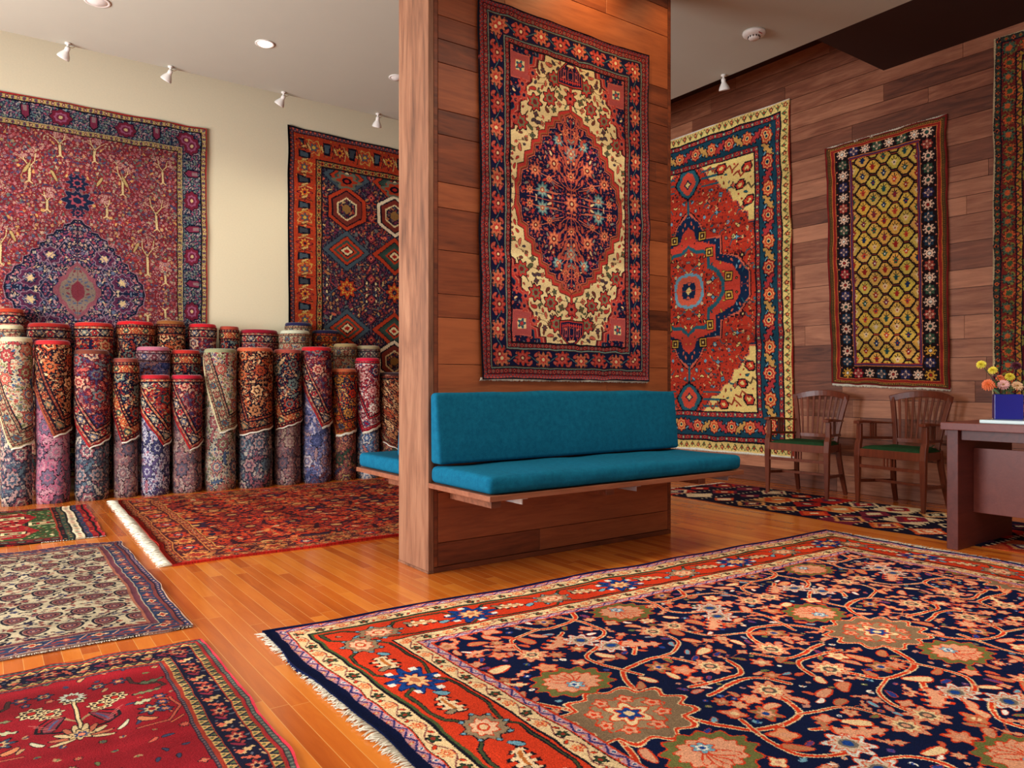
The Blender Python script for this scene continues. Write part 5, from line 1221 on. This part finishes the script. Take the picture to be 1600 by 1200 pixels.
def roll(px0, px1, pyt, Y, body, flap, capc, label, group, tip=None, s1=2.6, s2=.35, seed=0, pybot=None, fringec=True, rscale=1.0, band=0.0, edgec=CRM):
    """one standing rolled rug: spiral body, folded-over top and a corner flap hanging down its front"""
    r = random.Random(seed+7)
    pc = (px0+px1)/2; dx, dy = ray(pc); D = Y/dy; X = dx*D
    xa = ray(px0)[0]/ray(px0)[1]*Y; xb = ray(px1)[0]/ray(px1)[1]*Y
    R = (xb-xa)/2*.89*rscale; Dt = (X*FW[0]+(Y-R)*FW[1]); H = CAMZ+(HOR-pyt)/FPX*(Dt+.2*R)
    t = thing('rolled_rug', label, 'rolled rug', (X, Y, 0), 0, group); t.rotation_euler = (r.uniform(-.006, .006), r.uniform(-.004, .004), 0)
    face = math.atan2(-Y, -X)                       # direction from the roll to the viewer side of the room
    n, nz = 40, 18; ph = [r.uniform(0, 6.28) for _ in range(6)]
    def rad(a, z):
        k = z/H; w_ = 1+.018*math.sin(3*a+ph[0]+k*3)+.012*math.sin(5*a+ph[1]-k*6)+.022*math.sin(k*9+ph[2])*math.sin(a+ph[3])+.014*math.sin(k*23+ph[4])+.020*max(0, 1-k*2.2)*math.sin(k*70+2*math.sin(a*2+ph[5])+ph[4])+.03*max(0, 1-k*3)
        return R*w_*(.965+.035*math.sin(min(1, k*9)*PI/2))
    m = MB(); vs = []; fs = []; uv = []; CIR = 2*PI*R; off = r.choice((.30, .36, .5, .62))
    def ang(i): return face+PI+2*PI*i/n
    z1 = H-.012
    for j in range(nz+1):
        z = z1*j/nz
        for i in range(n): a = ang(i); q = rad(a, z); vs.append((math.cos(a)*q, math.sin(a)*q, z))
    for j in range(nz):
        for i in range(n):
            fs.append((j*n+i, j*n+(i+1) % n, (j+1)*n+(i+1) % n, (j+1)*n+i))
            u0, u1 = (i/n-.5)*CIR/1.1+off, ((i+1)/n-.5)*CIR/1.1+off; v0, v1 = .13+z1*j/nz/1.75, .13+z1*(j+1)/nz/1.75; uv.append([(u0,v0),(u1,v0),(u1,v1),(u0,v1)])
    # lower rim of the roll tucks under
    c0 = len(vs); vs.append((0,0,.0)); 
    for i in range(n): fs.append((c0, (i+1) % n, i)); uv.append([(0,0)]*3)
    m.add(vs, fs, 0, uv, True); m.obj('rolled_body', gm(body, True), t)
    # folded top: rounded rim, inner turns of the spiral
    m = MB(); Rt = R+.006; prof = []
    hb = .030 if not band else .022
    for r_, z_ in ((1.0,-hb),(1.015,-hb*.5),(1.0,-.004),(.95,.010),(.86,.014),(.80,.004),(.78,-.012)): prof.append((Rt*r_, H+z_))
    m.lathe(prof, n=36)
    for q, zz in ((.62,.004),(.40,.0),(.2,-.004)): m.lathe([((q-.12)*Rt, H-.03+zz),((q-.10)*Rt,H-.004+zz),(q*Rt,H+.002+zz),((q+.08)*Rt,H-.005+zz),((q+.12)*Rt,H-.03+zz)], n=30)
    m.lathe([(Rt*.8,H-.028),(0,H-.028)], n=30)
    m.obj('folded_top', cap(capc), t)
    if flap is None: return t
    # hanging corner flap
    ttx, tty = tip; fx = (ttx-px0)/(px1-px0)*2-1; fx = max(-.97, min(.97, fx)); at = math.asin(fx)     # angle round the roll
    Df = Dt; tz = CAMZ+(HOR-tty)/FPX*Df; A0, A1 = -1.62, 1.62; Rf = R+.010
    cols = sorted(set([A0+(A1-A0)*i/30 for i in range(31)]+[at])); nr = 26; top = H-.024
    vs = []; uvv = []; th = math.atan(s2)
    m = MB(); fs = []
    Wf, Hf = 1.1, 1.5
    def uvof(a, z):                                 # rug corner sits at the tip, rotated
        dx_, dz = (a-at)*Rf, z-tz; c2 = math.hypot(1, s1); e1x, e1z = -1/c2, s1/c2; e2x, e2z = math.cos(th), math.sin(th); dt = e2x*e1z-e2z*e1x; u = (dx_*e1z-dz*e1x)/dt; v = (e2x*dz-e2z*dx_)/dt
        return (max(0,u)/Wf, max(0,v)/Hf)
    edgepts = []
    for a in cols:
        s_ = a-at; zb = tz+(-s_*Rf*s1 if s_ < 0 else s_*Rf*s2); zb += .004*math.sin(a*9+ph[0]); zb = min(zb, top-.02)
        for j in range(nr+1):
            z = top+(zb-top)*j/nr; aa = face+a; q = (rad(aa, max(.01, z))+.010)*(1+.02*(j/nr)**2) if z < H else Rf
            q += .006*max(0, (j/nr-.6))*(1+math.sin(a*4+ph[5]))
            vs.append((math.cos(aa)*q, math.sin(aa)*q, z)); uvv.append(uvof(a, z))
        edgepts.append((math.cos(aa)*q, math.sin(aa)*q, zb, a >= at-1e-6, zb < top-.03))
    N_ = nr+1; nv_ = len(vs)
    vs += [(x*(1-.008/R), y*(1-.008/R), z) for x, y, z in vs]; uvs = []
    for i in range(len(cols)-1):
        for j in range(nr):
            a = i*N_+j; q = (a, a+1, a+N_+1, a+N_); fs.append(q); uvs.append([uvv[k] for k in q]); fs.append(tuple(reversed([k+nv_ for k in q]))); uvs.append([uvv[k] for k in reversed(q)])
        a = i*N_+nr; q = (a, a+nv_, a+N_+nv_, a+N_); fs.append(q); uvs.append([(0.01,0.3)]*4)
    for a0 in (0, (len(cols)-1)*N_):
        for j in range(nr): q = (a0+j, a0+j+nv_, a0+j+1+nv_, a0+j+1); fs.append(q); uvs.append([(.01,.3)]*4)
    m.add(vs, fs, 0, uvs, True); fo = m.obj('hanging_flap', gm(flap), t)
    if band:                                        # horizontal border stripes where the rug folds over
        m = MB(); vs = []; fs = []; uvs = []
        for i in range(31):
            a = A0+(A1-A0)*i/30; aa = face+a
            for j in range(4):
                z = top-band*j/3; q = rad(aa, z)+.0135; vs.append((math.cos(aa)*q, math.sin(aa)*q, z))
        for i in range(30):
            for j in range(3):
                q = (i*4+j, i*4+j+1, (i+1)*4+j+1, (i+1)*4+j); fs.append(q)
                u0 = .3+(A0+(A1-A0)*i/30)*Rf/Wf; u1 = .3+(A0+(A1-A0)*(i+1)/30)*Rf/Wf; v = lambda k: (.014+.118*k/3*min(1, band/.118))/Hf; uvs.append([(u0,v(j)),(u0,v(j+1)),(u1,v(j+1)),(u1,v(j))])
        m.add(vs, fs, 0, uvs, True); m.obj('folded_border', gm(flap), fo)
    if fringec:
        m = MB(); rr_ = random.Random(seed)
        E = [p for p in edgepts if p[3] and p[4]]
        for k in range(len(E)-1):
            for q in range(5):
                f = (q+.5)/5; x = E[k][0]*(1-f)+E[k+1][0]*f; y = E[k][1]*(1-f)+E[k+1][1]*f; z = E[k][2]*(1-f)+E[k+1][2]*f; l = rr_.uniform(.004, .010)*(2.2 if fringec == 2 else 1)
                m.sweep([(x,y,z+.004),(x*1.01,y*1.01,z-l)], .006, .006, (x,y,0), [1,.7])
        if E and len(E) > 1: m.obj('fringe', M['fringe'], fo)
    return t
FR, MR, BR = 'front row of standing rolled rugs', 'middle row of standing rolled rugs', 'back row of standing rolled rugs'
Y1, Y2, Y3 = 7.37, 7.675, 7.98
RC = (176,34,36)
front = [
 (-1,56,529,'greynavy','cream',(206,190,150),(18,702),2.2,.32,'front-row rolled rug at the far left, beige flap with cream edging',0),
 (50,113,534,'pink','blackorange',(190,40,44),(84,682),2.4,.30,'front-row rolled rug with a bright pink body and black floral flap',0),
 (114,173,549,'greynavy','wine',(120,60,44),(140,700),1.6,.42,'front-row rolled rug with a brownish red flap over a dark blue body',0),
 (176,218,562,'rose','navyrust',(150,70,56),(191,692),2.6,.36,'front-row rolled rug with a dark navy flap, left of the white-bodied roll',.10),
 (217,268,588,'navywhite','red',(190,34,44),(256,697),1.45,.40,'front-row rolled rug with a white and purple body under a red flap',.075),
 (266,318,588,'rose','wine',(186,30,50),(297,703),2.0,.45,'short front-row rolled rug with a wine floral flap, left of the cream-bodied roll',.05),
 (317,371,547,'cream','cream',(150,150,110),(343,676),3.2,.30,'front-row rolled rug that is cream all over, bulging at its middle',0),
 (369,427,545,'greynavy','blackorange',(206,96,60),(376,680),3.0,.22,'front-row rolled rug with an orange and black rosette flap',0),
 (427,471,548,'rose','navyrust',(176,80,66),(433,671),3.0,.30,'front-row rolled rug with a black floral flap over a dusty rose body',0),
 (470,520,544,'bluelav','wine',(200,30,36),(503,668),2.0,.40,'front-row rolled rug with a red top and lavender-blue body',0),
 (516,557,578,'multi','starry',(196,100,60),(527,680),3.0,.22,'front-row rolled rug with an orange and navy star flap',.05),
 (556,593,561,'sky','whitered',(214,30,60),(567,676),2.4,.34,'front-row rolled rug with a red and white flap over a sky-blue body',.05),
 (592,632,584,'multi','blackorange',(60,40,40),(600,690),1.6,-.5,'front-row rolled rug half hidden by the wooden partition',.05)]
def trim(L):
    L = [list(r) for r in L]
    for p, q in zip(L, L[1:]):
        if q[0] < p[1] and q[0] > p[0]: p[1] = q[0] = (p[1]+q[0])/2
    return L
for i, (a, b, tp, bd, fl_, cc, tip, s1, s2, lb, bn) in enumerate(trim(front)):
    roll(a, b, tp, Y1, bd, fl_, cc, lb, FR, tip, s1, s2, 40+i, fringec=2 if i in (9, 10, 11) else 1, band=bn)
mid = [(-2,38,510,'cream','cream',(206,190,150),'middle-row rolled rug at the far left, cream banded top'),
 (213,267,544,'bluelav','bluelav',(206,120,140),'middle-row rolled rug with a pink and lavender top'),
 (267,314,549,'red','navyrust',(196,50,40),'middle-row rolled rug with a thin red top above the wine flap roll'),
 (522,558,539,'cream','cream',(176,150,100),'middle-row rolled rug with a beige floral top, above the star flap'),
 (557,593,542,'greynavy','greynavy',(176,160,120),'middle-row rolled rug with a grey and beige top, above the sky-blue roll'),
 (438,484,518,'cream','cream',(206,206,176),'middle-row rolled rug in pale mint and ivory')]
for i, (a, b, tp, bd, fl_, cc, lb) in enumerate(trim(mid)):
    roll(a, b, tp, Y2, bd, fl_, cc, lb, MR, ((a+b)/2-8, tp+150), 1.5, .6, 70+i, fringec=0, band=.11)
back = [(-4,38,484,'wine','wine',(176,60,36),'tallest back-row rolled rug at the far left edge'),
 (40,112,507,'red','wine',(176,40,34),'back-row rolled rug with a wide dark red top above the pink-bodied roll'),
 (115,179,506,'navyrust','red',(206,44,36),'back-row rolled rug, second from the left with a red rim'),
 (181,243,504,'red','navyrust',(210,30,36),'back-row rolled rug with a domed bright red top'),
 (244,290,503,'blackorange','blackorange',(150,90,44),'back-row rolled rug with black and gold bands'),
 (294,339,508,'red','wine',(206,30,40),'back-row rolled rug with a crimson rim beside the gold-banded one'),
 (343,373,512,'navyrust','navyrust',(176,70,50),'back-row rolled rug with a rusty brown top'),
 (373,434,517,'wine','wine',(150,20,40),'back-row rolled rug with a deep crimson pile top'),
 (445,487,506,'navywhite','cream',(36,34,72),'back-row rolled rug with a dark navy ring around its top'),
 (487,531,518,'navyrust','starry',(36,30,60),'back-row rolled rug with a navy rim and red star band')]
for i, (a, b, tp, bd, fl_, cc, lb) in enumerate(trim(back)):
    roll(a, b, tp, Y3, bd, fl_, cc, lb, BR, ((a+b)/2-10, tp+160), 1.5, .6, 90+i, fringec=0, band=.11)
